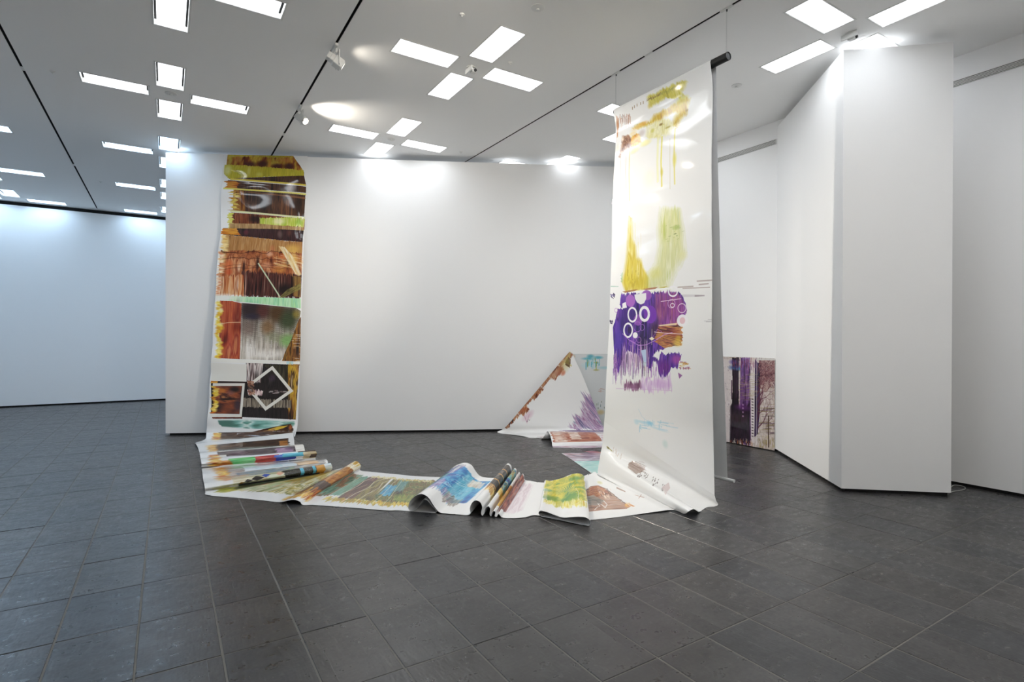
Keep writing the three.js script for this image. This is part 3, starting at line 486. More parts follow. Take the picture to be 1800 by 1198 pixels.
  p.field([[434, 668], [446, 670], [448, 694], [436, 694]], ['#2a1410', '#7a3a24', '#c08a6a', '#1e1210', '#e8d8cc'], { along: 0.02, across: 0.07, angle: 30, ragged: 10, seed: 38, alpha: 0.75 });
  p.field([[373, 732.5], [426, 732.5], [426, 735.5], [376, 735.5]], ['#2a1614', '#5a2418', '#8a3c20', '#1c100e'], { ...fr, ragged: 12, seed: 39 });
  // teal wash and leaf-shaped foot
  p.field([[384, 738.5], [430, 737.5], [517, 740], [516, 748], [480, 754], [440, 753], [388, 749]], ['#3c6e60', '#6aa89c', '#9cccc4', '#d4e6de', '#4a8878', '#7fb8ae'], { along: 0.006, across: 0.05, angle: 0, ragged: 12, soft: 6, seed: 40, drift: 0.6, alpha: 0.9 });
  p.field([[368, 766], [376, 760], [410, 759], [436, 760.5], [470, 752], [512, 744], [515, 757], [460, 762], [420, 765], [372, 770]], ['#1a100c', '#3a2418', '#5e3e26', '#2a1812', '#8a6a44'], { along: 0.004, across: 0.09, angle: -6, ragged: 10, seed: 41 });
  B([[378, 765, 10, 5, '206,132,44', 0.85], [510, 751, 4, 6, '186,98,54', 0.9]]); p.poly([[470, 755], [490, 749], [506, 747.5], [498, 752], [484, 756]], '#dcb83e'); p.poly([[460, 757.5], [484, 753], [480, 757.5]], '#b08452');
  wallHang.mesh('hanging_length', leftScroll, 'wall-hung length with brown, copper and yellow bands and white square frames');
}

// pleats at the foot of the partition: [left px, left height, right px, right height]
const pleatRibs = (() => {
  const e = [wallHang.L[wallHang.n], wallHang.R[wallHang.n]], r = [[e[0].clone(), e[1].clone()]];
  for (const [l, ly, q, qy] of [
    [[361, 771], 0.02, [519, 765], 0.03], [[343, 778], 0.012, [518, 767], 0.02], [[344, 779], 0.03, [516, 760], 0.09], [[348, 786], 0.02, [517, 773], 0.045], [[350, 793], 0.008, [519, 783], 0.015],
    [[351, 797], 0.03, [533, 781], 0.09], [[352, 803], 0.015, [536, 792], 0.03], [[352, 806], 0.008, [537, 797], 0.01], [[352, 805], 0.045, [548, 792], 0.085], [[353, 808], 0.055, [554, 791], 0.10],
    [[354, 815], 0.035, [557, 797], 0.06], [[354, 819], 0.006, [555, 803], 0.012], [[355, 824], 0.006, [556, 808], 0.01], [[356, 832], 0.035, [575, 808], 0.085], [[357, 842], 0.02, [577, 817], 0.05],
    [[358, 847], 0.045, [579, 814], 0.095], [[359, 850], 0.055, [582, 815], 0.105], [[360, 858], 0.035, [584, 822], 0.06], [[360, 861], 0.006, [581, 829], 0.012], [[361, 865], 0.005, [583, 830], 0.01],
    [[362, 869], 0.004, [590, 828], 0.012], [[420, 874.5], 0.004, [597, 823], 0.02], [[470, 879.5], 0.004, [603, 821.5], 0.03], [[492, 881.5], 0.010, [611, 819], 0.055], [[505, 879], 0.036, [620, 812], 0.118], [[517, 877.5], 0.045, [628, 811], 0.122], [[528, 881.5], 0.024, [634, 818.5], 0.068], [[531, 886], 0.004, [633, 826], 0.01], [[550, 886.8], 0.004, [650, 828.6], 0.004]]) r.push([atY(l[0], l[1], ly), atY(q[0], q[1], qy)]);
  return r;
})();
const pleats = new Sheet(pleatRibs, { sub: 7, across: 20, size: [1024, 2048], bow: (s, w) => 0.007 * (wn2(s * 5, w * 4) - 0.5) });
{
  const p = new Print(pleats, (i, w) => pleats.at(i, w / 100)), H0 = { along: 0.0035, across: 0.075, angle: 0, drift: 0.3 };
  const F = (i0, i1, w0, w1, pal, o = {}, tilt = 0) => p.field([[i0, w0], [i0 + tilt, w1], [i1 + tilt, w1], [i1, w0]], pal, { ...H0, ...o });
  const warm = ['#c8701e', '#e8a838', '#f6e08a', '#b8581c', '#fbf2cc'], fringe = (i0, i1, w = 10, o = {}) => F(i0, i1, w, w + 9, warm, { ragged: 40, soft: 8, seed: i0 * 7, ...o });
  const Q = (i0, i1, w0, w1, col, al = 1) => p.poly([[i0, w0], [i0, w1], [i1, w1], [i1, w0]], col, al);
  const brown = ['#1e1310', '#3a2419', '#5a3c28', '#2a1a14', '#7c5c40', '#4a3022'];
  // white fold, brown strokes, dark lens
  F(0, 1.3, 14, 96, brown, { seed: 51, ragged: 20, alpha: 0.9 }); fringe(0.1, 1.3, 8); F(3.75, 5.3, 14, 94, brown, { seed: 52, ragged: 26 }); fringe(3.7, 5.6, 9); F(4.0, 4.9, 84, 93, ['#b0602a', '#d8964a', '#7a3c1c'], { seed: 53, ragged: 16, alpha: 0.8 });
  F(5.9, 8.4, 16, 95, ['#2a2224', '#4a4042', '#6e6466', '#39303a', '#8c8486', '#5a4660'], { seed: 54, ragged: 20 }); F(5.55, 6.08, 18, 96, ['#cfcdca', '#e8e6e2', '#b8b4b0', '#f2f0ee'], { seed: 55, ragged: 14 }); F(6.3, 8, 72, 88, ['#4a3450', '#8a6a90', '#c8a8c8', '#5c4464'], { seed: 56, ragged: 20, alpha: 0.8 }); F(6.8, 8.6, 13, 24, ['#f0ece6', '#e2dcd4', '#fbf8f4'], { seed: 57, ragged: 6 }); F(5.8, 8, 91, 100, ['#f0eeea', '#e0dcd4', '#f8f6f2'], { seed: 58 }); fringe(6.6, 8.4, 8);
  // roll: white back, green, red and blue front
  F(8.6, 10.35, 20, 88, ['#e6e8ee', '#f2f3f6', '#dcdfe6'], { seed: 59 }); F(8.8, 10.3, 84, 101, ['#1c110e', '#3a241a', '#56382a'], { seed: 60, ragged: 10 });
  F(10.3, 12.2, 22, 46, ['#2a8a4c', '#46ae60', '#74cc80', '#a2dca0', '#35966a'], { seed: 61, ragged: 16 }); F(10.3, 12.2, 45, 66, ['#8a2a44', '#b8423e', '#d26a58', '#c04a64', '#9a3038'], { seed: 62, ragged: 16 }); F(10.5, 12.2, 62, 80, ['#22349a', '#3e5cc0', '#6a94d8', '#2a46a8'], { seed: 63, ragged: 22 }, -0.2); F(10.25, 11.3, 70, 90, ['#3a96b8', '#62bcd4', '#8ed4e0'], { seed: 64, ragged: 24 }); F(10.3, 12.1, 88, 101, ['#d8c8a0', '#f2e8cc', '#b09a70', '#efe0b8'], { seed: 65, ragged: 12 }); F(10.7, 12.2, 10, 25, ['#7a3c16', '#b4682a', '#d8943c', '#8c4a1c'], { seed: 66, ragged: 26, soft: 6 }); fringe(9.2, 12.2, 7); F(11, 12, 94, 101, ['#2a1a12', '#5a4026', '#3a2618'], { seed: 67, ragged: 10 });
  // greys and pale blue on the next roll
  F(12.8, 16.4, 14, 98, ['#565250', '#84807c', '#b4b0aa', '#d6d2cc', '#6a6a70', '#a49a8a', '#e6e2dc'], { seed: 68, ragged: 26 }); F(13.2, 14.4, 32, 74, ['#c4d6e4', '#dce6ee', '#eaf0f4', '#b4cad8'], { seed: 69, ragged: 8 }); F(13.6, 14.2, 40, 62, ['#3a8aa8', '#8ac4cc', '#dce6ee', '#c8dce6'], { seed: 70, ragged: 20, alpha: 0.6 }); F(12.9, 14.4, 74, 92, ['#b07a4a', '#d8aa78', '#f2dcc0', '#e6c8a4'], { seed: 71, ragged: 20, soft: 6 }); F(14.5, 15.4, 26, 72, ['#8a8a7a', '#cfcf80', '#5a82a8', '#a8a89a', '#3c5a7a'], { seed: 72, ragged: 24, alpha: 0.8 }); fringe(13, 16.6, 10, { ragged: 60 }); F(15, 17, 12, 34, ['#e8a85a', '#f6dca8', '#fff6e0', '#c86e2e', '#f0c480'], { seed: 73, ragged: 50, soft: 8, alpha: 0.85 });
  // black and blue geometric roll
  F(16.5, 19.2, 20, 92, ['#b6bf96', '#d4d8ba', '#ece8d2', '#c8b890', '#a3b08c'], { seed: 74, ragged: 18 });
  for (const [i, w, a, b, col] of [[17.9, 31, 4, 0.5, '#211b18'], [17.6, 38, 6, 0.6, '#1a1517'], [17.2, 45, 4, 0.45, '#3352b4'], [17.9, 50, 7, 0.7, '#e2e8d0'], [17.3, 56, 4, 0.45, '#e8b49a'], [17.0, 61, 5, 0.5, '#22211e'], [18.2, 26, 3, 0.4, '#a8763a'], [18.3, 43, 3, 0.35, '#e6d8b0']]) p.poly([[i - b, w], [i, w + a], [i + b, w], [i, w - a * 0.7]], col, 0.95);
  F(16.3, 19.1, 60, 87, ['#14130f', '#2c2a24', '#46463e', '#1e1d18', '#6a7470'], { seed: 75, ragged: 14 }); p.strokes(16.6, 60, 18.8, 82, 60, [1, 6], [0.3, 1.4], [0.06, 0.14], ['#7e908e', '#566860', '#a4b4b0'], [0.4, 0.8]); F(16.3, 19.0, 73, 76, ['#3f9fc4', '#66c0dc', '#58b6d8'], { seed: 76 }); F(16.3, 19.0, 83.5, 86, ['#3f9fc4', '#66c0dc', '#58b6d8'], { seed: 77 }); F(16.8, 19.0, 86.5, 94, ['#8a5418', '#c8862e', '#e2ac50', '#a86820'], { seed: 78, ragged: 8 }); F(16.0, 18.2, 94, 101, ['#a8d4e4', '#d8ecf2', '#f0f6f8', '#58b0d0'], { seed: 79, ragged: 10 }); F(15.4, 16.7, 66, 98, ['#6a645e', '#a8a29a', '#d6d0c8', '#46423e'], { seed: 80, ragged: 22 }); F(18.6, 19.4, 24, 90, ['#0f0e0a', '#23241a', '#16180f'], { seed: 81, ragged: 18 });
  // green, ochre and cream floor part
  F(19.4, 21.2, 14, 92, ['#1c2a14', '#3c5a2a', '#6a6a30', '#4a2e1c', '#2c4a30', '#8a9a4a', '#3a7070', '#5a3a22'], { seed: 82, ragged: 30 }); F(19.2, 21.2, 8, 20, ['#a89a20', '#d8c83a', '#7a8a2c', '#e8dc70'], { seed: 83, ragged: 40, soft: 10 }); F(21.1, 24.0, 18, 92, ['#8a7a30', '#b8a648', '#d8cc8c', '#f2ecd6', '#7a8248', '#c8b868', '#fbf8ee', '#94702c'], { seed: 84, ragged: 40, soft: 6 }); F(21.4, 22.6, 46, 92, ['#5a4c18', '#8a6e22', '#b8942e', '#6e6a24'], { seed: 85, ragged: 40, soft: 8, alpha: 0.75 }); F(20.9, 22.2, 22, 50, ['#c8583c', '#e8b8a0', '#8ab078', '#f0e8d0', '#5a8a6a'], { seed: 86, ragged: 40, alpha: 0.6 });
  // orange diagonal roll
  F(24.0, 27.4, 16, 101, ['#5e3214', '#8a4c1c', '#b06a26', '#c8863a', '#9a5a22', '#dca455'], { seed: 87, ragged: 26 }); F(24.6, 27.6, 26, 44, ['#2a1e1a', '#4a362e', '#6a5448', '#382822'], { seed: 88, ragged: 14 }); F(24.4, 27.8, 10, 28, ['#5a2210', '#a8481a', '#d8842c', '#7a3416', '#e8b84a', '#3a1c14'], { seed: 89, ragged: 40, soft: 8 }); F(24.8, 26.4, 62, 84, ['#c8861e', '#e8b83a', '#a8641c', '#f0d060'], { seed: 90, ragged: 30, soft: 8, alpha: 0.7 }); F(25.2, 27.4, 84, 101, ['#e8d070', '#f6eab4', '#fffaf0', '#d8b03c', '#b07a2c'], { seed: 91, ragged: 26, soft: 6 }); p.strokes(24.6, 44, 26.8, 92, 40, [0.4, 6], [1.5, 6], [0.03, 0.08], ['#f4dca0', '#e6b04a', '#fff0c8', '#5a3416'], [0.4, 0.85]); for (let k = 0; k < 9; k++) p.line([[24.6, 74 + k * 2.6], [26.2, 76 + k * 2.6]], '#5e3414', 0.25, 0.7); fringe(23.8, 28, 5, { ragged: 50 });
  F(27.4, 29, 22, 88, ['#3a5a4c', '#5e8e7a', '#8ab09a', '#7a4a2e', '#b08a6a', '#4e7866'], { seed: 92, ragged: 36, soft: 6 });
  pleats.mesh('pleated_length', leftScroll, 'heap of pleats and rolls with many coloured streaks');
}

// flat run, big blue wave, narrow pleats
const vertical = ([a, b]) => (px, py) => { const n = V(-(b.z - a.z), 0, b.x - a.x).normalize(), q = atPlane(px, py, a, n); q.y = Math.max(q.y, 0.004); return q; };
const nP = vertical([atY(715, 898), atY(885, 910)]), fP = vertical([atY(753, 838), atY(922, 843.5)]);
const runRibs = (() => {
  const last = pleatRibs[pleatRibs.length - 1], r = [[last[0].clone(), last[1].clone()]];
  r.push([atY(596, 890, 0.004), atY(674, 831, 0.004)], [atY(650, 894, 0.006), atY(702, 833.5, 0.004)], [atY(682, 896.3, 0.006), atY(722, 835.5, 0.005)]);
  const N = [[700, 897.5], [725, 900], [752, 902.6], [766, 902.6], [767, 898.5], [760, 889.5], [751, 879.5], [745.5, 876.8], [740.5, 882.5], [732, 894], [723, 898.6], [717.8, 893], [720, 882.5], [729, 872], [741, 867.5], [752.5, 873], [762, 887], [772, 899.5], [786, 904.2], [806, 905.8],
    [822, 906.8], [827, 902], [826, 893], [830, 883], [836, 879], [844, 882], [848, 891], [846, 901], [848, 905.5], [851, 901], [853, 893], [858, 889], [862, 893], [861, 903], [863, 906.6], [864, 902], [868, 897], [871, 900], [870, 906.6], [873, 907.5], [876, 902.5], [879, 905], [882, 908.5]];
  const Fa = [[735, 836.5], [770, 838], [800, 839], [812, 838.6], [815, 837], [813, 832], [811, 826.5], [808.5, 824.5], [804.5, 828.5], [800, 834], [796, 835], [792.5, 829], [797.5, 820], [808, 815], [818, 813], [828.5, 817], [837, 829], [844, 836], [856, 838.8], [868, 839.5],
    [878, 840], [885, 836], [886, 826], [889, 817], [893, 814], [898, 817], [900, 825], [899, 834], [900.5, 838], [902, 834], [902.5, 826], [905, 822], [908, 825], [908, 835], [909, 839], [910, 834], [912.5, 829], [914.5, 832], [914, 838.5], [916, 840], [918.5, 831.5], [921, 834], [922.5, 842]];
  N.forEach((q, i) => r.push([nP(...q), fP(...Fa[i])]));
  r.push([atY(900, 910, 0.006), atY(935, 845, 0.006)], [atY(925, 908.5, 0.006), atY(946, 847.5, 0.006)]);
  return r;
})();
const run = new Sheet(runRibs, { sub: 5, across: 18, size: [1024, 2048], bow: (s, w) => 0.003 * (wn1(s * 4, w * 4) - 0.5) });
{
  const p = new Print(run, (i, w) => run.at(i, w / 100)), H0 = { along: 0.0035, across: 0.07, angle: 0, drift: 0.3 };
  const F = (i0, i1, w0, w1, pal, o = {}) => p.field([[i0, w0], [i0, w1], [i1, w1], [i1, w0]], pal, { ...H0, ...o });
  // woodland-coloured flat panel
  F(0, 0.55, 26, 84, ['#2e5a4a', '#4a8a74', '#78ae98', '#5c8a6a', '#9cc0a8'], { seed: 101, ragged: 40, soft: 6 }); F(0.5, 1.15, 18, 84, ['#2e1c18', '#5a3628', '#7e5440', '#46282a', '#a0765c'], { seed: 102, ragged: 40, soft: 5 }); F(1.1, 1.75, 18, 84, ['#4a3a20', '#7a6a34', '#a0944e', '#6a4a2a', '#8a8a4a'], { seed: 103, ragged: 40, soft: 5 });
  p.field([[1.7, 18], [1.9, 86], [5.2, 88], [4.6, 16], [3.2, 14]], ['#33301a', '#57542a', '#7c7838', '#6a4a28', '#94904c', '#4a5a2c', '#aaa25c', '#5e3e22'], { ...H0, along: 0.006, across: 0.05, seed: 104, ragged: 40, soft: 5, drift: 0.45 });
  F(1.85, 2.5, 36, 66, ['#1f78a8', '#3a9cc8', '#68bcd8', '#2a86b4', '#a8dce8'], { seed: 105, ragged: 60, soft: 8 }); F(2.4, 3.2, 48, 80, ['#2f86ac', '#5ab0cc', '#3a94b8'], { seed: 106, ragged: 70, soft: 8, alpha: 0.55 });
  F(0, 4.7, 11, 20, ['#c8902a', '#e6c03a', '#f2dc78', '#b8a83a', '#d89a34', '#8a9a3c'], { seed: 107, ragged: 60, soft: 9 }); F(0.6, 4.9, 82, 88, ['#e6d890', '#f4ecc4', '#d0b850', '#fbf8ec'], { seed: 108, ragged: 50, soft: 8, alpha: 0.8 }); F(2.8, 4.6, 22, 40, ['#8aa83c', '#b8c85a', '#6a8a30', '#c8b84a'], { seed: 109, ragged: 60, soft: 8, alpha: 0.6 });
  for (const [i, k] of [[0.45, 0.5], [0.95, 0.8], [1.4, 0.7], [2.0, 0.3], [2.6, -0.1]]) { p.line([[i - 0.1, 10], [i, 34], [i + k * 0.3, 54], [i + k * 0.2, 70], [i + k, 92]], '#f4ecd0', 0.07, 0.85); p.line([[i, 34], [i + 0.3, 50], [i + 0.5, 60]], '#efe2b8', 0.05, 0.7); }
  // blue print on the wave
  const blues = ['#143a88', '#1f5cac', '#2f84c4', '#58b0d8', '#2468b4', '#8ad0e6', '#3a50a4'];
  p.field([[13.6, 34], [14, 88], [23.0, 88], [22.6, 24], [19, 22], [16, 26]], blues, { along: 0.007, across: 0.03, angle: 12, seed: 111, ragged: 40, soft: 8, drift: 0.5 });
  p.field([[15.4, 30], [16.0, 46], [17.0, 64], [17.4, 88], [18.2, 88], [18.0, 62], [17.2, 44], [16.6, 28]], ['#2e9a9c', '#58bab4', '#86d2c8', '#3aa8b0'], { along: 0.006, across: 0.05, angle: 10, seed: 112, ragged: 14, soft: 8 });
  p.field([[14.6, 52], [15.2, 84], [16.2, 86], [15.6, 52]], ['#2c3038', '#4c525c', '#6a707a', '#3a3e48'], { ...H0, seed: 113, ragged: 30, soft: 8 }); F(19.6, 22, 26, 84, ['#3aa4c0', '#66c6da', '#9cdce8', '#2e90b4'], { seed: 114, ragged: 40, soft: 10, alpha: 0.75 }); p.field([[16.6, 60], [17, 92], [18.6, 94], [18.2, 62]], ['#c4b4a8', '#3a3a9a', '#6a52a8', '#e6ded6', '#2e4aa0'], { ...H0, across: 0.04, seed: 115, ragged: 40, soft: 8, alpha: 0.85 });
  F(15.5, 21, 20, 32, ['#5aa8d0', '#a8d4e6', '#8a5a9a', '#e0eaf0', '#3a84bc', '#c8b4b0'], { seed: 116, ragged: 70, soft: 10, alpha: 0.8 }); F(17.5, 18.6, 26, 42, ['#5a3a80', '#9a6ab0', '#c8a8c8', '#3c4a9c'], { seed: 117, ragged: 40, soft: 8, alpha: 0.7 }); F(20.6, 22.6, 66, 84, ['#c8a088', '#e8ccb4', '#f4e8dc', '#a8c0c8'], { seed: 118, ragged: 40, soft: 8, alpha: 0.8 }); F(19.8, 22, 18, 34, ['#8a7a70', '#c8bcb0', '#5a5048', '#e6e0d8'], { seed: 119, ragged: 50, soft: 6, alpha: 0.7 });
  p.strokes(16, 22, 21.5, 80, 30, [0.6, 5], [2, 12], [0.04, 0.12], ['#ffffff', '#e8f6fa'], [0.5, 0.95]);
  // pleat prints: charcoal, blue, ochre, brick
  F(27.4, 31.8, 34, 96, ['#211e1c', '#3c3733', '#59504a', '#2e2a27', '#7a6e62'], { seed: 121, ragged: 20 }); for (const w of [38, 52, 66, 80]) F(27.6, 31, w, w + 2, ['#c88a3a', '#e8b468', '#d89a4a'], { seed: 122 + w, ragged: 4, alpha: 0.85 }); F(27.4, 31.6, 25, 37, ['#d89a34', '#f0d468', '#fbf0c0', '#b87a2a'], { seed: 123, ragged: 40, soft: 8 });
  F(33.2, 37.7, 40, 97, ['#16346e', '#2a62a4', '#4a9cc0', '#74c4c4', '#c8a244', '#1e4a88', '#3e8660'], { along: 0.012, across: 0.05, seed: 124, ragged: 20 }); F(33.4, 37.6, 29, 41, ['#e0b440', '#f4dc80', '#c88a30'], { seed: 125, ragged: 40, soft: 8 });
  F(38.2, 41.4, 10, 60, ['#6a3418', '#a8642a', '#d8a234', '#f0cc54', '#8a4a20'], { seed: 126, ragged: 40, soft: 4 }); F(38.4, 41.2, 62, 99, ['#e6e2de', '#f4f2f0', '#d8d0c8'], { seed: 127, ragged: 20 });
  F(42.2, 46.1, 10, 97, ['#4a1c1c', '#7a3430', '#a04e44', '#c47c5e', '#8a3e3a', '#5e2624', '#d8a86a'], { seed: 128, ragged: 26 }); F(46.0, 47.4, 12, 90, ['#d0b0c0', '#e8d8e0', '#c09aac', '#f2eaee'], { seed: 129, ragged: 60, soft: 20, alpha: 0.5 });
  run.mesh('floor_length', leftScroll, 'floor length with olive panel, blue wave and narrow pleats');
}
// folded end with a yellow and green print
const flapRibs = (() => {
  const n1 = vertical([atY(946, 907.5), atY(1038, 926.5)]), f1 = vertical([atY(955, 849), atY(1027, 843.5)]), r = [[atY(925, 908.5, 0.006), atY(946, 847.5, 0.006)]];
  const N = [[940, 907], [962, 911], [980, 914.5], [986, 913], [972, 911.5], [960, 909.5], [951, 907.5], [946.5, 902.5], [949, 897.5], [960, 899], [975, 904.5], [989, 909], [1003, 908.5], [1018, 907.5], [1031, 909.5], [1037.5, 915], [1037, 922.5], [1026, 923], [1010, 919.5], [995, 917], [980, 914]];
  const Fa = [[955, 848.7], [972, 847.6], [990, 846.2], [996, 844.8], [984, 845], [968, 846.5], [960, 846.8], [957, 845], [959, 843.5], [966, 844.5], [976, 843], [990, 839], [1002, 834], [1013, 831.5], [1021, 832.5], [1027, 836.5], [1027, 841], [1018, 843.5], [1008, 844.2], [1000, 844.8], [990, 845.5]];
  N.forEach((q, i) => r.push([n1(...q), f1(...Fa[i])]));
  for (const q of r) { q[0].y = Math.max(q[0].y, 0.008); q[1].y = Math.max(q[1].y, 0.008); }
  return r;
})();
const flap = new Sheet(flapRibs, { sub: 6, across: 16, size: [768, 1024] });
{
  const p = new Print(flap, (i, w) => flap.at(i, w / 100));
  p.field([[9.2, 40], [9.0, 99], [15.8, 100], [16.0, 36], [13.2, 24], [11, 24]], ['#4e8a46', '#86a838', '#bcbc34', '#d6ca38', '#e2d64c', '#a8b436', '#d0c436', '#6a9a44'], { along: 0.012, across: 0.03, angle: 18, seed: 131, ragged: 30, soft: 6, drift: 0.6, mix: 0.3 });
  for (const [i, w, a, b, c] of [[10.6, 40, 1.2, 10, '88,146,66'], [13.2, 42, 1.8, 11, '84,148,62'], [10.0, 64, 0.8, 8, '100,160,116'], [13.8, 86, 1.4, 9, '82,148,70'], [11.8, 70, 1.6, 12, '222,206,58'], [15.0, 62, 0.9, 14, '116,166,62'], [12.2, 36, 1.0, 6, '70,136,60']]) p.blob(i, w, a, b, c, 0.75);
  for (let k = 0; k < 34; k++) { const a = -0.3 + k / 34 * 3.3; p.line([[12.2 + 0.55 * Math.cos(a), 52 + 7 * Math.sin(a)], [12.2 + 1.3 * Math.cos(a + 0.1), 52 + 14 * Math.sin(a + 0.1)], [12.2 + 2.1 * Math.cos(a + 0.25), 52 + 19 * Math.sin(a + 0.25)]], k % 2 ? '#3f7d44' : '#e6dc5c', 0.13, 0.75); }
  p.field([[9.4, 24], [9.4, 34], [15.6, 32], [15.8, 20], [12.6, 18]], ['#d8a830', '#e8dc48', '#f4eeb0', '#c0bc3e', '#f0e060'], { along: 0.006, across: 0.06, angle: 0, seed: 132, ragged: 40, soft: 8, alpha: 0.85 }); p.line([[13.8, 60], [14.2, 48], [14.0, 36], [14.4, 30], [13.7, 24]], '#f6f6ee', 0.1, 0.9); p.field([[9.2, 36], [9.2, 70], [9.9, 70], [9.9, 36]], ['#d8b09a', '#a8c8a8', '#e8d8c8', '#7ab0a0'], { along: 0.004, across: 0.06, angle: 0, seed: 133, ragged: 30, soft: 8, alpha: 0.6 });
  flap.mesh('folded_end', leftScroll, 'folded end flap printed yellow and green');
}

// ================================================================ scroll hung over the black tube
const rightScroll = thing('printed_scroll', 'tall white scroll with yellow and purple prints hung over the black tube', 'paper scroll');
const edgeN = [[1252.5, 100], [1251.5, 250], [1251, 400], [1251, 580], [1252.5, 700], [1254.5, 800], [1256, 875]];
const edgeF = [[1083, 190], [1081, 270], [1076, 380], [1074.5, 450], [1071, 570], [1067.6, 626], [1064, 717], [1059, 779], [1052, 818]];
const edgeB = [[1258, 100], [1261, 250], [1264.5, 380], [1267.5, 520], [1271, 625], [1275, 720], [1279, 845]];
const ZN = -3.372, ZFAR = -4.682;
const onEdge = (edge, x0, y, z) => { let p = V(x0, y, z); for (let k = 0; k < 3; k++) { const py = toPx(p)[1]; p = atPlane(interp(edge, py), py, V(0, 0, z), V(0, 0, 1)); p.y = y; } return p; };
const groundRibs = (() => {
  const np = vertical([atY(1110, 905), atY(1256, 890)]), r = [];
  r.push([atY(985, 911.5, 0.003), atY(998, 845.5, 0.003)], [atY(1010, 912.5, 0.003), atY(1008, 843, 0.003)], [atY(1040, 912.5, 0.003), atY(1020, 839, 0.003)], [atY(1080, 909, 0.003), atY(1030, 834.5, 0.003)], [atY(1120, 903.5, 0.004), atY(1038, 831.5, 0.004)]);
  const N = [np(1150, 899), np(1170, 896), atY(1187, 896.5, 0.004), atY(1203, 902.5, 0.012), atY(1211, 898, 0.055), atY(1218, 894.5, 0.072), atY(1224, 896.5, 0.045), atY(1229, 899, 0.008), np(1244, 893), np(1257, 889.3), np(1262, 886.3), np(1259, 880.5), np(1256, 870)];
  const Fy = [0.02, 0.04, 0.07, 0.11, 0.17, 0.23, 0.27, 0.30, 0.34, 0.39, 0.45, 0.53, 0.62];
  N.forEach((a, i) => { const far = i ? onEdge(edgeF, 4.2, Fy[i], -4.70) : atY(1045, 829, 0.02); a.y = Math.max(a.y, 0.005); r.push([a, far]); });
  return r;
})();
const ground = new Sheet(groundRibs, { sub: 6, across: 22, size: [768, 1024], bow: (s, w, t) => 0.004 * (wn1(s * 5 + 3, w * 4) - 0.5) });
{
  const p = new Print(ground, (x, y) => ground.px(x, y, 0, 9)), S = (...a) => p.strokes(...a);
  // copper house-like shape beside the yellow flap
  const tri = [[1030, 866], [1040, 858], [1055, 856.5], [1070, 863], [1092, 880], [1110, 892], [1104, 896], [1060, 899], [1030, 902]];
  p.field(tri, ['#6a4434', '#94644a', '#b88a6e', '#a07058', '#cfae98', '#7c5442'], { along: 0.006, across: 0.06, angle: 100, seed: 141, ragged: 10 });
  p.field([[1034, 868], [1044, 859], [1056, 857], [1074, 867], [1080, 874], [1060, 876], [1036, 882]], ['#5c2412', '#8a3e1e', '#b06030', '#c88a5a', '#7a3218', '#e6c4a0'], { along: 0.01, across: 0.05, angle: 70, seed: 142, ragged: 10, alpha: 0.95 });
  p.field([[1030, 877], [1046, 875], [1066, 885], [1052, 892], [1030, 890]], ['#6a645e', '#948c84', '#b4aca4'], { along: 0.008, across: 0.06, angle: 100, seed: 143, ragged: 10, alpha: 0.8 });
  S(1056, 862, 1078, 876, 22, [0.5, 1], [2, 6], [0.5, 1.4], ['#f6e6d4', '#eccfb0', '#5a2412'], [0.6, 0.95]);
  p.line([[1056, 857], [1072, 864], [1092, 880], [1108, 891]], '#2a1c16', 0.6, 0.8); p.line([[1046, 899], [1052, 894], [1057, 893], [1053, 889], [1060, 890], [1066, 895], [1070, 890], [1064, 884]], '#f6f2ec', 0.7, 0.95); p.line([[1036, 880], [1050, 884], [1062, 890]], '#3c3430', 0.5, 0.7);
  S(1100, 886, 1112, 894, 14, [1, 0.4], [2, 7], [0.8, 2], ['#e8b84a', '#d88a3a'], [0.6, 0.95]); p.strip([1090, 861], [1106, 868], 3, 2, '#a88878', 0.8); p.line([[1122, 873], [1138, 877]], '#b89484', 1, 0.7); p.line([[1134, 872], [1128, 879]], '#b89484', 0.8, 0.7); p.blob(1058, 851, 9, 3, '214,208,140', 0.6);
  // small dark marks at the far corner
  for (const [x, y] of [[1035, 834], [1038, 832.5], [1040, 831], [1036, 832]]) p.disc(x, y, 1.1, 0.9, '#2c2c22', 0.9);
  // printed text-like bars rolled up in the fold
  const q = new Print(ground, (x, y) => ground.px(x, y, 7, 15));
  q.field([[1112, 818], [1119, 814], [1144, 826], [1138, 834], [1128, 839], [1112, 827]], ['#8e7a70', '#a8948a', '#c0b0a6', '#9a887e'], { along: 0.006, across: 0.08, angle: 0, seed: 144, ragged: 8 }); q.strokes(1114, 815, 1140, 834, 40, [1, 0.5], [4, 14], [0.5, 1.4], ['#9a857a', '#c4b4aa', '#8a766c'], [0.3, 0.7]);
  for (let k = 0; k < 30; k++) { const a = rr(0, 1), b = rr(0, 1), x = lerp(1136, 1182, a) - 6 * b, y = lerp(829, 854, a) + 12 * b; q.line([[x, y], [x - 1.6, y + 3]], '#5a504c', 0.7, 0.7); }
  q.poly([[1172, 861], [1184, 852], [1186, 862], [1178, 874]], '#d8c6c4', 0.8); for (let k = 0; k < 10; k++) { const x = rr(1082, 1100), y = 786 + (x - 1082) * 0.75 + rr(0, 8); q.line([[x, y], [x - 2, y + 5]], '#c8b4a0', 0.8, 0.6); } q.line([[1068, 785], [1080, 795]], '#a89a50', 2, 0.8); q.blob(1071, 788, 3, 2.4, '120,110,50', 0.8);
  ground.mesh('floor_length', rightScroll, 'white floor length with a copper coloured print and a rolled fold');
}
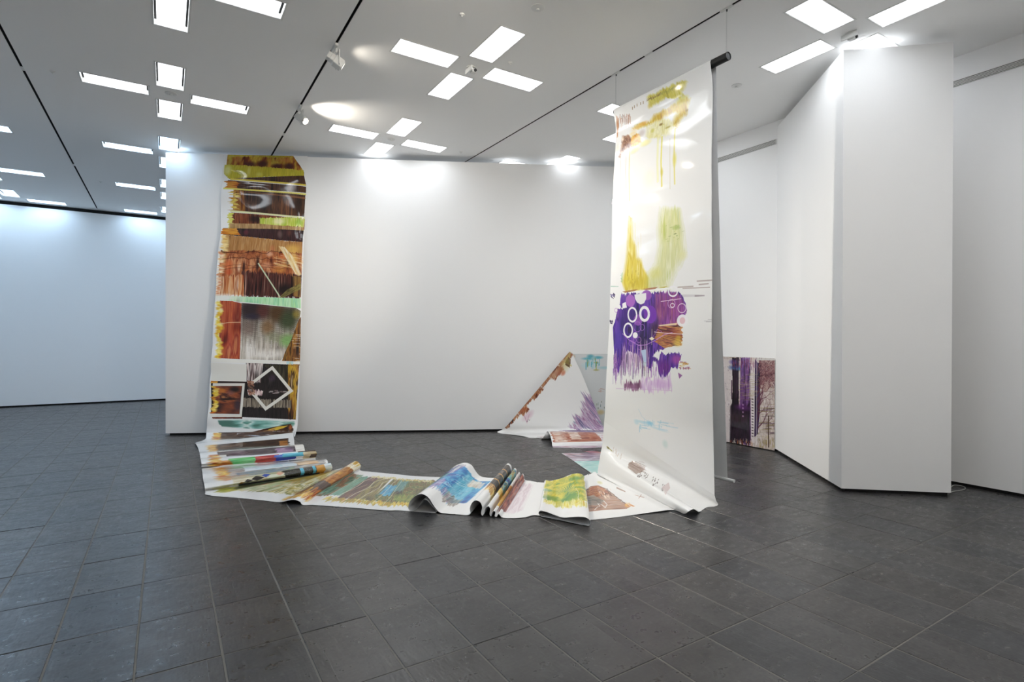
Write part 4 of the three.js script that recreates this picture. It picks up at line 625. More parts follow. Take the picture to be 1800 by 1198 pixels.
const hang = (() => {
  const e = groundRibs[groundRibs.length - 1], r = [[e[0].clone(), e[1].clone()]], ys = [0.75, 1.05, 1.4, 1.75, 2.1, 2.5, 2.9, 3.3, 3.65, 3.95, TUBE_Y];
  ys.forEach((y, i) => { const k = i / (ys.length - 1), yn = lerp(0.14, TUBE_Y, Math.pow((i + 1) / ys.length, 0.92)) ; r.push(i === ys.length - 1 ? [V(trackX[2] - TUBE_R - 0.003, TUBE_Y, ZN), V(trackX[2] - TUBE_R - 0.003, TUBE_Y, ZFAR)] : [onEdge(edgeN, 4.26, lerp(Math.min(yn, y), y, Math.min(1, (i + 1) / 5)), ZN), onEdge(edgeF, 4.25, y, ZFAR)]); });
  return new Sheet(r, { sub: 8, across: 30, size: [768, 2048], bow: (s, w, t) => { const e2 = Math.min(1, (1 - t) * 6) * Math.min(1, t * 10); return e2 * (0.016 * (wn1(s * 1.7 + 4, w * 1.6) - 0.5) + 0.007 * (wn2(s * 4.2, w * 2.2 + s) - 0.5) + 0.004 * (wn1(s * 9, w * 3.5 + 30) - 0.5)); } });
})();
{
  const p = new Print(hang, (x, y) => hang.px(x, y)), S = (...a) => p.strokes(...a), v = [0, 1];
  // yellow head print
  const B = (list) => { for (const [x, y, a, b, c, o] of list) p.blob(x, y, a, b, c, o); };
  const y1 = [[1146, 167], [1176, 152], [1205, 140], [1214, 139], [1208, 150], [1204, 158], [1210, 166], [1200, 170], [1180, 168], [1165, 176], [1152, 186], [1148, 176]];
  p.field(y1, ['#b4a826', '#cbc038', '#dbd256', '#c2b82e', '#e6de86', '#d2c548'], { along: 0.008, across: 0.05, angle: 75, seed: 181, ragged: 12, soft: 10, alpha: 0.95 }); B([[1205, 150, 10, 10, '216,206,80', 0.4], [1160, 174, 12, 6, '206,196,90', 0.4], [1150, 182, 5, 7, '212,190,80', 0.6], [1206, 172, 12, 8, '222,214,70', 0.6]]);
  for (let k = 0; k < 46; k++) { const x = lerp(1145, 1200, k / 46), y = lerp(168, 144, k / 46) + rr(0, 4); p.line([[x, y], [x - 1.2, y + rr(2, 6)]], k < 22 ? '#6a4a24' : '#8a8a34', rr(0.6, 1.3), rr(0.35, 0.85)); }
  for (const [x, y] of [[1117, 187], [1121, 184], [1126, 181], [1133, 178], [1138, 176]]) p.line([[x, y - 2], [x, y + 3]], '#7a5a2c', 1.6, 0.75);
  S(1084, 196, 1114, 208, 46, v, [4, 18], [0.5, 1.6], ['#a8684a', '#6a3a24', '#c8947a', '#8a5238'], [0.3, 0.8]); S(1083, 202, 1089, 222, 14, v, [8, 22], [1, 2], ['#c88a5a', '#b0703c'], [0.4, 0.8]);
  p.field([[1116, 224], [1130, 214], [1150, 210], [1162, 196], [1180, 188], [1196, 178], [1218, 168], [1214, 182], [1212, 196], [1202, 206], [1194, 222], [1190, 214], [1194, 202], [1200, 192], [1184, 196], [1170, 206], [1158, 212], [1140, 218], [1126, 224]], ['#b88a1e', '#cfaa2a', '#dcc23c', '#c8a028', '#e6d264', '#d4b430'], { along: 0.01, across: 0.05, angle: 80, seed: 182, ragged: 10, soft: 12 });
  p.field([[1146, 218], [1166, 208], [1184, 204], [1192, 214], [1184, 232], [1164, 240], [1144, 238]], ['#d8d070', '#e8e29a', '#f2eebc', '#dcd47c', '#f8f6de'], { along: 0.01, across: 0.04, angle: 90, seed: 183, ragged: 10, soft: 16, alpha: 0.8 });
  B([[1136, 215, 12, 5, '224,160,44', 0.7], [1205, 177, 10, 6, '206,190,40', 0.6], [1170, 215, 4, 3, '130,100,34', 0.8], [1182, 220, 6, 2.4, '176,160,60', 0.7], [1125, 222, 14, 5, '238,200,130', 0.5], [1213, 191, 3, 3, '140,110,34', 0.6], [1155, 226, 4, 5, '196,190,60', 0.6]]);
  S(1120, 216, 1196, 224, 14, [1, -0.4], [3, 8], [0.4, 0.9], ['#a89a34', '#c8b43c', '#e0d060'], [0.3, 0.6]);
  p.field([[1098, 238], [1110, 235], [1116, 244], [1112, 256], [1102, 262], [1092, 276], [1088, 276], [1094, 260]], ['#5e3424', '#8a5a40', '#b08464', '#744630', '#d0ac90', '#9a6a4c'], { along: 0.02, across: 0.04, angle: 60, seed: 184, ragged: 12, soft: 9 });
  p.field([[1117, 236], [1131, 232], [1134, 247], [1128, 253], [1116, 256], [1112, 248]], ['#b87a14', '#d89a22', '#e8b63a', '#c88a1c', '#f0cc68'], { along: 0.02, across: 0.04, angle: 70, seed: 185, ragged: 10, soft: 7 });
  B([[1135, 231, 8, 8, '204,194,188', 0.75], [1118, 232, 9, 5, '242,218,160', 0.7], [1142, 248, 13, 7, '240,230,130', 0.65], [1120, 262, 12, 7, '244,236,160', 0.6], [1097, 243, 3, 5, '248,230,206', 0.95], [1086, 262, 5, 14, '226,228,206', 0.5]]);
  S(1092, 240, 1126, 258, 12, [1, -0.3], [2, 6], [0.5, 1.2], ['#8a5a3c', '#c89a6a', '#e8d0a8', '#6a3c28'], [0.3, 0.65]);
  for (const [x, y0, y2, w, c] of [[1172, 236, 326, 3, '#e3d85a'], [1194, 222, 322, 2.6, '#e2d664'], [1186, 240, 330, 0.8, '#cfc9a0'], [1165, 240, 318, 4, '#efedb8'], [1112, 258, 352, 1.6, '#e8d88a'], [1105, 266, 330, 0.6, '#caa890'], [1093, 272, 346, 0.6, '#b8a89a']]) p.line([[x, y0], [x + rr(-1, 1), (y0 + y2) / 2], [x, y2]], c, w, 0.75);
  B([[1172, 300, 3, 10, '210,196,60', 0.7], [1194, 278, 4, 16, '226,216,90', 0.7], [1150, 310, 14, 20, '246,244,220', 0.4]]);
  // yellow-green lower columns
  p.field([[1112, 380], [1115, 380], [1117, 416], [1123, 430], [1126, 456], [1132, 450], [1138, 468], [1150, 490], [1150, 508], [1104, 511], [1097, 496], [1102, 476], [1106, 450], [1108, 426]], ['#c4a81e', '#d8c236', '#e6d660', '#ceb42a', '#f0e698', '#dcca48'], { along: 0.005, across: 0.05, angle: 90, seed: 186, ragged: 8, soft: 12, mix: 0.2 });
  p.field([[1172, 364], [1200, 362], [1206, 400], [1209, 440], [1201, 465], [1187, 490], [1182, 505], [1144, 508], [1148, 484], [1163, 462], [1168, 432], [1166, 402]], ['#b0bc62', '#c8ce7c', '#dcdc9a', '#ccd086', '#e8e8c0', '#bcc870'], { along: 0.004, across: 0.05, angle: 90, seed: 187, ragged: 14, soft: 22, alpha: 0.8, mix: 0.2 });
  B([[1108, 490, 10, 18, '222,206,54', 0.5], [1130, 494, 18, 14, '206,186,42', 0.5], [1196, 398, 8, 6, '150,176,80', 0.7], [1206, 448, 10, 12, '226,224,156', 0.5], [1160, 480, 16, 14, '220,216,120', 0.5], [1176, 400, 3, 26, '188,198,84', 0.6]]);
  S(1166, 362, 1204, 400, 40, v, [12, 46], [0.3, 1.0], ['#d6d77a', '#c2cc70', '#e4e2a8', '#b2c066', '#dcd68a'], [0.25, 0.6]); S(1108, 380, 1134, 430, 22, v, [14, 50], [0.3, 0.8], ['#e6d870', '#d8c650', '#f0e8b0'], [0.3, 0.6]); S(1178, 390, 1206, 424, 14, [1, -0.3], [2, 6], [0.4, 1.2], ['#6a8a3a', '#8aa24a', '#4a6a34'], [0.3, 0.6]);
  S(1108, 470, 1130, 500, 46, v, [3, 12], [0.6, 1.6], ['#b89a24', '#a88a24', '#e8d84a'], [0.3, 0.6]); for (let k = 0; k < 14; k++) p.line([[1094 + rr(0, 4), 478 + k * 1.2], [1098, 480 + k * 1.2]], '#4a9a5a', 0.8, 0.5);
  // seam lines
  p.strip([1098, 515], [1190, 505], 4, 2, '#f8f8f6'); p.poly([[1098, 512], [1108, 510], [1130, 507], [1122, 511], [1104, 514]], '#a06a3c', 0.85); p.poly([[1137, 507], [1166, 503], [1160, 507], [1144, 509]], '#a86a4c', 0.85); p.poly([[1165, 504], [1182, 502], [1176, 505]], '#b8a82c', 0.8);
  for (const [x0, x1, y, w] of [[1198, 1223, 504, 2.4], [1228, 1251, 493.5, 2.4], [1231, 1246, 499.5, 2.4], [1206, 1248, 506, 1.8]]) p.strip([x0, y], [x1, y - 1.5], w, w, '#b8aaa6', 0.85);
  p.strip([1074, 503], [1090, 503], 1, 0.6, '#4a9a7a', 0.7); p.strip([1206, 519], [1240, 519], 5, 3, '#c6c0c8', 0.5); p.strip([1225, 519.5], [1240, 519], 3, 1, '#8a7a80', 0.6); S(1236, 561, 1250, 566, 4, [1, 0], [5, 12], [0.5, 0.8], ['#a8a4a8'], [0.5, 0.8]);
  // purple print with rings
  const pur = [[1096, 517], [1110, 516], [1150, 514], [1190, 511], [1203, 516], [1210, 530], [1213, 548], [1208, 560], [1198, 574], [1206, 590], [1200, 600], [1186, 606], [1176, 612], [1164, 618], [1155, 626], [1165, 634], [1172, 616], [1178, 625], [1188, 619], [1205, 622], [1200, 640], [1198, 648], [1188, 645], [1180, 664], [1168, 664], [1163, 640], [1156, 634], [1152, 652], [1142, 640], [1126, 622], [1108, 616], [1096, 636], [1090, 656], [1083, 640], [1080, 600], [1078, 575], [1086, 550], [1092, 536]];
  p.field(pur, ['#24124a', '#3c2078', '#5a30a0', '#7a48b8', '#3a1e66', '#9462c4', '#4a2a90'], { along: 0.005, across: 0.07, angle: 90, seed: 171, ragged: 16 }); p.clip(pur, () => {
    B([[1110, 560, 26, 36, '66,34,120', 0.8], [1090, 600, 16, 40, '80,52,160', 0.85], [1140, 596, 18, 34, '40,22,70', 0.9], [1172, 540, 20, 26, '110,50,110', 0.9], [1192, 540, 18, 26, '150,60,130', 0.9], [1200, 572, 14, 14, '196,104,70', 0.8], [1184, 588, 22, 14, '110,40,40', 0.9], [1200, 596, 10, 8, '214,160,60', 0.9], [1160, 580, 14, 22, '60,24,52', 0.8], [1104, 640, 14, 20, '40,24,50', 0.9], [1176, 646, 16, 18, '110,44,140', 0.9], [1196, 632, 12, 12, '170,80,170', 0.8], [1205, 636, 5, 12, '214,140,50', 0.8], [1150, 628, 12, 14, '80,40,140', 0.8]]);
    S(1080, 512, 1165, 640, 60, v, [8, 40], [0.5, 2.6], ['#44228a', '#5e32a0', '#2e1860', '#7a44b8', '#3a1e70', '#8a56c0', '#241244'], [0.2, 0.6]);
    p.field([[1160, 515], [1190, 512], [1202, 517], [1208, 530], [1211, 548], [1206, 560], [1197, 573], [1166, 577]], ['#5a2470', '#8a3e96', '#b060a8', '#742f7c', '#c47a8c', '#9a4aa0'], { along: 0.006, across: 0.07, angle: 90, seed: 172, alpha: 0.8, soft: 8, ragged: 12 }); S(1160, 512, 1212, 580, 50, v, [6, 30], [0.4, 1.2], ['#8a3a94', '#a04a9a', '#6a2a6a', '#b8628a', '#c8706a', '#74307e', '#a85aa8'], [0.2, 0.6]);
    p.field([[1164, 574], [1206, 570], [1206, 606], [1176, 612], [1160, 600]], ['#2e1018', '#6a2a28', '#a8583a', '#d69a4c', '#4a1c24', '#e8c470'], { along: 0.008, across: 0.07, angle: 8, seed: 173, alpha: 0.9, ragged: 14 }); S(1164, 572, 1204, 604, 30, [1, 0.15], [4, 18], [0.5, 1.8], ['#6a2a2a', '#a85a3a', '#3a1620', '#d09a50', '#8a3c50'], [0.3, 0.7]);
  });
  p.field([[1098, 612], [1150, 612], [1148, 648], [1098, 650]], ['#2a1638', '#6a3c8c', '#a87ab8', '#d8b8d4', '#4a2868', '#f0e6f0', '#c89aa4'], { along: 0.004, across: 0.1, angle: 90, seed: 174, ragged: 90, alpha: 0.8 }); S(1098, 616, 1150, 640, 40, v, [6, 40], [0.4, 1.4], ['#4a2a70', '#8a5ab0', '#2a1a34', '#c09ac8', '#d0a0a0', '#6a3a80', '#e0c8dc'], [0.3, 0.75]); S(1080, 610, 1098, 650, 70, v, [8, 34], [0.5, 1.6], ['#6a3a98', '#3a2050', '#a878b8', '#c8a8c0'], [0.3, 0.7]); S(1146, 630, 1182, 656, 40, v, [6, 26], [0.5, 1.8], ['#6a2a8a', '#a86ac0', '#e0cce0', '#4a2460', '#8a4aa0'], [0.3, 0.7]);
  p.field([[1102, 672], [1134, 670], [1136, 685], [1102, 684]], ['#6a4460', '#9a6e90', '#c8a0c0', '#e4d0e0'], { along: 0.006, across: 0.08, angle: 90, seed: 175, ragged: 30, soft: 4 }); p.field([[1134, 664], [1186, 662], [1188, 687], [1134, 686]], ['#c090d0', '#d8b4e0', '#ecdcf0', '#b47ac8'], { along: 0.006, across: 0.06, angle: 90, seed: 176, ragged: 40, soft: 6, alpha: 0.8 }); S(1102, 672, 1134, 676, 10, v, [4, 12], [0.4, 1.2], ['#b07aa0', '#8a5a80', '#d0a8c8', '#7a4a68'], [0.3, 0.7]); S(1134, 662, 1188, 676, 20, v, [4, 14], [0.5, 1.6], ['#d4a8dc', '#c08ad0', '#e6d0ea', '#b880c8'], [0.25, 0.6]); B([[1170, 676, 22, 10, '206,160,216', 0.5], [1116, 680, 16, 5, '150,104,140', 0.6]]); p.strip([1086, 683], [1188, 687], 1.4, 1.2, '#d8b8dc', 0.6);
  S(1200, 636, 1214, 648, 20, [1, 0], [2, 8], [0.8, 2], ['#c08a3a', '#a05a8a', '#e0c070'], [0.4, 0.8]); p.poly([[1199, 655], [1206, 660], [1201, 666], [1200, 662]], '#8a4a90', 0.8); for (const x of [1203, 1208, 1212, 1216]) p.disc(x, 647.5, 1.4, 2.2, '#9a5a7a', 0.7);
  S(1072, 512, 1080, 522, 12, [1, 0.6], [1, 5], [1, 2.4], ['#3a2470', '#241640'], [0.6, 0.9]); S(1070, 562, 1077, 568, 10, [1, 0.3], [1, 5], [0.8, 2.4], ['#2a1a4a'], [0.6, 0.9]);
  const w1 = '#f4f2f5';
  p.disc(1114, 528, 9, 11, '#b06cc8', 0.95); p.disc(1145, 518, 9, 9, '#9a58b8', 0.95); p.poly([[1122, 517], [1144, 514], [1144, 524], [1140, 532], [1134, 534.5], [1127, 531], [1123, 524]], '#ececec'); p.disc(1151, 552, 11, 16, '#7a34b4', 0.95); p.disc(1128, 562, 8, 10, '#a05ac0', 0.8);
  p.ring(1117.5, 552.5, 8.2, 12.2, 3.0, w1); p.ring(1140.5, 551, 8, 11.6, 4.6, w1); p.ring(1109, 580, 8.2, 12, 3.0, w1); p.disc(1123, 589, 4.8, 5.4, w1); p.disc(1112, 580, 4, 6, '#2e1848', 0.8); p.disc(1091.5, 539, 3.2, 3.8, w1); p.poly([[1098, 533], [1105, 530], [1107, 540], [1098, 542]], w1); p.poly([[1094, 540], [1099, 541], [1098, 544]], w1);
  p.ring(1190.5, 511, 7.4, 8.8, 2.2, w1); p.ring(1188, 533, 6, 7.6, 0.8, '#e0b8e0'); p.ring(1189.5, 536, 3.4, 3.4, 1.0, w1); p.ring(1205, 541, 6.4, 8, 1.1, '#f0d8e8'); p.disc(1206, 563, 9, 11, w1, 0.95); p.disc(1206, 563, 4.4, 6, '#e4b8c0', 0.8); for (const [x, y, a, b] of [[1127, 574, 7, 9], [1136, 575, 4, 5.6], [1115, 603, 4, 5], [1130, 597, 4, 5], [1122, 598, 3, 4], [1131, 610, 3.4, 4], [1084, 633, 3, 4], [1084, 640, 3, 3.6], [1086, 652, 3, 4], [1085, 545, 3, 3.6]]) p.ring(x, y, a, b, 0.8, '#b878d0', 0.85);
  p.line([[1098, 586], [1112, 598], [1130, 607], [1144, 606], [1160, 598], [1176, 588], [1190, 584]], '#c890dc', 1.0, 0.9); p.line([[1158, 583], [1176, 585], [1206, 587]], '#f4e0d8', 1.0, 0.9); p.line([[1170, 529], [1186, 527], [1204, 524]], '#f0d8e8', 1.0, 0.9); p.line([[1156, 592], [1164, 578], [1172, 583]], '#b070c0', 0.8, 0.8);
  p.poly([[1165, 571], [1198, 567], [1196, 571], [1168, 573]], '#f2dcb0', 0.9); p.line([[1154, 578], [1154, 606]], '#e8dcc0', 0.6, 0.9); p.poly([[1149, 595], [1154, 591.5], [1159, 595], [1154, 598.5]], '#f0e6c8', 0.95); p.poly([[1134, 616], [1143, 614], [1144, 637], [1139, 637]], '#bcd0ea', 0.95); p.blob(1141, 640, 5, 6, '206,226,232', 0.8);
  B([[1198, 603, 10, 8, '230,200,90', 0.7], [1200, 594, 7, 7, '222,190,60', 0.7]]);
  // pale blue wash low down
  B([[1150, 746, 7, 5, '130,200,226', 0.9], [1140, 745, 22, 4, '186,220,234', 0.7], [1165, 756, 22, 3, '196,224,234', 0.6], [1126, 744, 6, 6, '190,222,234', 0.6], [1178, 784, 6, 10, '206,226,222', 0.6]]); S(1132, 736, 1172, 752, 20, v, [3, 12], [0.6, 1.6], ['#8ac8e0', '#b8dcea'], [0.3, 0.6]); S(1134, 742, 1180, 756, 14, [1, 0.15], [6, 20], [0.8, 2], ['#a0d0e4', '#c4e0ec'], [0.3, 0.6]); p.line([[1129, 720], [1136, 734], [1146, 742]], '#c8dce8', 1.2, 0.5);
  hang.mesh('hanging_length', rightScroll, 'hanging length with a yellow print above a purple print of rings');
}
// over the tube and down the back, ending in a white rod
{
  const r = [], cx = trackX[2], rad = TUBE_R + 0.003;
  for (let k = 0; k <= 8; k++) { const a = Math.PI - k / 8 * Math.PI; const x = cx + rad * Math.cos(a), y = TUBE_Y + rad * Math.sin(a); r.push([V(x, y, ZN), V(x, y, ZFAR)]); }
  for (const y of [3.8, 3.3, 2.8, 2.2, 1.6, 1.0, 0.55, 0.215]) { const p = onEdge(edgeB, 4.45, y, ZN); p.x = Math.max(p.x, cx + rad + 0.003); r.push([p, V(p.x, y, ZFAR)]); }
  const back = new Sheet(r, { sub: 5, across: 10, size: [64, 64], bow: (s, w, t) => Math.max(0, t - 0.5) * 0.006 * (wn2(s * 3, w * 2) - 0.5) });
  back.mesh('back_length', rightScroll, 'plain white length hanging behind');
  const e = r[r.length - 1][0];
  part('end_rod', cyl(0.0165, 1.47, 20).rotateX(Math.PI / 2).translate(e.x, e.y - 0.012, (ZN + ZFAR) / 2 - 0.005), M.white, rightScroll).userData.label = 'white rod weighting the lower end';
}

// ================================================================ low scroll wrapped round the corner, slumping onto the floor
const cornerScroll = thing('printed_scroll', 'low printed scroll wrapped around the corner with dark tree trunks, slumping to the floor', 'paper scroll');
const treeWall = (() => {
  const r = [], x = XR - 0.012, H2 = 1.292;
  for (const z of [-4.515, -4.9, -5.4, -5.9, -6.3, -6.5]) r.push([V(x, H2, z), V(x, 0.012, z)]);
  for (const s of [7.88, 7.7, 7.45]) { const p = onWall(s, 0.014); r.push([V(p.x, H2 + 0.004, p.z), V(p.x, 0.012, p.z)]); }
  for (const s of [7.2, 6.9, 6.62, 6.49]) { const p = onWall(s, 0.014); r.push([V(p.x, H2 + 0.008, p.z), V(p.x, 0.012, p.z)]); }
  return new Sheet(r, { sub: 6, across: 14, size: [1024, 2048], bow: (s, w) => 0.004 * (wn1(s * 3, w * 3 + 8) - 0.5) });
})();
{
  const p = new Print(treeWall, (x, y) => treeWall.px(x, y)), S = (...a) => p.strokes(...a), v = [0, 1];
  // trees on the right wall
  const all = [[1262, 626], [1364, 628], [1363, 794], [1262, 778]];
  p.field(all, ['#a89890', '#c4b6ae', '#d8ccc8', '#b4a49c', '#e0d8d6', '#9a8a7a'], { along: 0.006, across: 0.05, angle: 0, seed: 151 }); p.clip(all, () => {
    S(1262, 628, 1362, 780, 200, [1, -0.03], [4, 22], [0.5, 1.8], ['#b8a8b0', '#c8bcb4', '#a89a8a', '#8a7a5a', '#b0a090', '#d8d0cc'], [0.25, 0.6]);
    p.poly([[1262, 630], [1288, 632], [1286, 776], [1262, 776]], '#d8d0d0', 0.8); S(1262, 640, 1284, 776, 110, [0.4, 1], [1, 4], [0.5, 1.4], ['#a89aa4', '#f0ecec', '#8a7a84'], [0.3, 0.7]);
    p.field([[1287, 628], [1299, 628], [1298, 690], [1301, 782], [1283, 778], [1288, 690]], ['#0e080c', '#1e121a', '#301c2c', '#180e16'], { along: 0.004, across: 0.06, angle: 0, seed: 152, ragged: 12 }); p.blob(1293, 646, 8, 12, '40,70,140', 0.8); p.blob(1298, 648, 4, 10, '70,150,180', 0.6); p.blob(1290, 636, 8, 8, '70,50,130', 0.7); S(1286, 640, 1299, 760, 60, v, [10, 40], [0.6, 2], ['#140c14', '#3a2034', '#2a1828'], [0.4, 0.8]);
    p.field([[1302, 628], [1318, 628], [1317, 700], [1319, 782], [1300, 778], [1303, 700]], ['#24102e', '#4c2468', '#7a4c98', '#a884b8', '#3a1a4c', '#c8b0d0'], { along: 0.004, across: 0.09, angle: 0, seed: 153, ragged: 14, alpha: 0.9 }); S(1301, 628, 1320, 760, 140, v, [10, 46], [0.6, 2.4], ['#3a1a48', '#7a4a90', '#2a1430', '#96689e', '#4a2058'], [0.3, 0.7]);
    p.field([[1284, 712], [1303, 716], [1318, 712], [1319, 780], [1283, 777]], ['#0c070a', '#1c1018', '#2e1a2c', '#140b12', '#43244a'], { along: 0.005, across: 0.07, angle: 0, seed: 154, ragged: 60, soft: 10, alpha: 0.95 }); p.blob(1306, 716, 9, 14, '96,40,110', 0.7); for (const y of [711, 717, 724, 731]) p.blob(1306, y, 3, 1.6, '206,160,206', 0.7);
    p.poly([[1319, 640], [1327, 640], [1326, 778], [1320, 778]], '#ded6d8', 0.8); for (let y = 700; y < 770; y += 5) p.poly([[1321, y], [1324.5, y + 0.6], [1324.5, y + 2.6], [1321, y + 1.6]], '#3a2a34', 0.8); p.field([[1327, 632], [1337, 640], [1336, 720], [1332, 762], [1326, 768]], ['#140c16', '#2a1a34', '#4a2e5c', '#1e1226'], { along: 0.006, across: 0.06, angle: 0, seed: 155, ragged: 14 });
    S(1296, 656, 1328, 704, 70, [1, -0.12], [6, 16], [0.4, 1.0], ['#8a7a3a', '#6a5a34', '#a8925a', '#c8b890'], [0.3, 0.6]); S(1288, 628, 1330, 644, 60, v, [4, 14], [0.4, 1], ['#6a1e3a', '#8a3450', '#4a1a5a', '#a86a84'], [0.4, 0.8]);
    const br = (x, y, a, l, w, d) => { const x2 = x + Math.cos(a) * l * 0.55, y2 = y - Math.sin(a) * l; p.line([[x, y], [x2, y2]], d > 2 ? '#5a2a3c' : '#6a3a4a', w, 0.8); if (d > 0) { br(x2, y2, a + rr(0.1, 0.6), l * 0.72, w * 0.62, d - 1); br(x2, y2, a - rr(0.2, 0.7), l * 0.75, w * 0.62, d - 1); } };
    for (let k = 0; k < 9; k++) br(1330 + rr(-1, 3), 752 - k * 12, rr(0.5, 1.2), rr(14, 24), 2.0, 4);
    S(1332, 634, 1362, 680, 160, [0.7, 1], [2, 7], [0.5, 1.6], ['#6a3a3a', '#5a2c34', '#8a5a50', '#a88a7a', '#4a2430'], [0.35, 0.8]); p.field([[1334, 632], [1363, 632], [1363, 668], [1346, 690], [1336, 680]], ['#4a222a', '#74424a', '#a87c78', '#5a2c36', '#c8b0a4', '#8a5a58'], { along: 0.03, across: 0.07, angle: 30, seed: 156, ragged: 14, alpha: 0.75 });
    S(1332, 716, 1363, 764, 60, [1, -0.06], [8, 24], [0.5, 1.3], ['#4a2a40', '#6a5a3a', '#8a7a4a', '#3a2430'], [0.4, 0.8]); S(1333, 764, 1363, 784, 60, v, [3, 10], [0.4, 1.1], ['#8a7a3a', '#b8a46a', '#6a5a2a', '#d8d0b8'], [0.35, 0.8]); p.line([[1351, 730], [1351, 786]], '#4a3424', 1.6, 0.9);
    p.line([[1330.5, 630], [1329.5, 782]], '#e8e2e6', 0.7, 0.8); S(1283, 770, 1322, 780, 60, v, [3, 9], [0.4, 1.0], ['#8a3c24', '#c88a4a', '#f4ece0', '#5a2418'], [0.4, 0.85]); p.strip([1262, 777.5], [1364, 795], 5, 5, '#f0ece6', 0.9); p.strip([1330, 631], [1364, 631.5], 3.5, 3.5, '#d8d8d4', 0.8);
  });
  // pale teal print on the partition
  const q = new Print(treeWall, (x, y) => treeWall.px(x, y)), qb = (list) => { for (const [x, y, a, b, c, o] of list) q.blob(x, y, a, b, c, o); };
  q.poly([[998, 618], [1078, 620], [1076, 756], [998, 760]], '#d6dadb'); qb([[1036, 630, 4.5, 12, '96,180,196', 0.95], [1038, 626, 6, 6, '70,164,184', 0.8], [1051, 628, 5, 8, '84,172,190', 0.9], [1044, 630, 7, 5, '180,210,206', 0.6], [1048, 637, 3, 4, '150,150,50', 0.8], [1048, 650, 3, 5, '160,158,80', 0.7], [1008, 626, 6, 3, '210,180,140', 0.6], [1056, 724, 8, 6, '214,190,130', 0.7], [1066, 646, 5, 16, '160,206,212', 0.7], [1030, 642, 9, 8, '190,220,226', 0.6]]);
  q.strokes(1030, 626, 1056, 640, 30, v, [3, 14], [0.6, 1.8], ['#5ab0c4', '#8accd8', '#3a98b0', '#a8a83c'], [0.4, 0.8]); q.strokes(1050, 682, 1058, 688, 8, [1, 0.2], [2, 6], [0.6, 1.2], ['#b88a7a', '#c8a090'], [0.5, 0.8]); q.strokes(1048, 704, 1066, 716, 8, v, [2, 5], [0.6, 1], ['#6a8a8a', '#5a6a4a'], [0.5, 0.8]);
  treeWall.mesh('wall_length', cornerScroll, 'length standing along both walls, teal print and dark tree trunks');
}
const slump = (() => {
  const L12 = atY(971, 784, 0.005), L14 = atY(1041, 832, 0.005), R12 = L12.clone().addScaledVector(WD, 1.3), R14 = L14.clone().addScaledVector(WD, 1.3), r = [];
  const w = (x, y, d) => wallPx(x, y, d);
  r.push([w(1001, 618, 0.03), w(1006, 619, 0.03)], [w(986, 635, 0.05), w(1013, 636, 0.04)], [w(972, 652, 0.07), w(1022, 655, 0.05)], [w(943, 687, 0.10), w(1037, 692, 0.07)], [w(914, 721, 0.14), w(1050, 725, 0.10)], [w(892, 747, 0.17), w(1060, 748, 0.15)]);
  const Rb = r[5][1], Rm = (k, y) => { const q = Rb.clone().lerp(R12, k); q.y = y; return q; }, fr = (p) => { const d = p.clone().sub(PA).dot(WN); if (d < 0.06) p.addScaledVector(WN, 0.06 - d); return p; };
  r.push([fr(atY(884, 754, 0.05)), Rm(0.06, 0.05)], [fr(atY(874, 758.5, 0.012)), Rm(0.12, 0.02)], [atY(915, 765.5, 0.008), Rm(0.2, 0.012)], [atY(951, 771.5, 0.01), Rm(0.34, 0.02)], [atY(957, 765, 0.07), Rm(0.42, 0.06)], [atY(961.5, 758, 0.125), Rm(0.52, 0.09)], [atY(966, 763, 0.115), Rm(0.62, 0.085)], [atY(970, 777, 0.04), Rm(0.78, 0.03)], [L12, R12], [L12.clone().lerp(L14, 0.5), R12.clone().lerp(R14, 0.5)], [L14, R14]);
  return new Sheet(r, { sub: 7, across: 18, size: [1024, 2048], bow: (s, u) => 0.010 * (wn2(s * 2.5, u * 3 + 5) - 0.5) * Math.min(1, s) });
})();
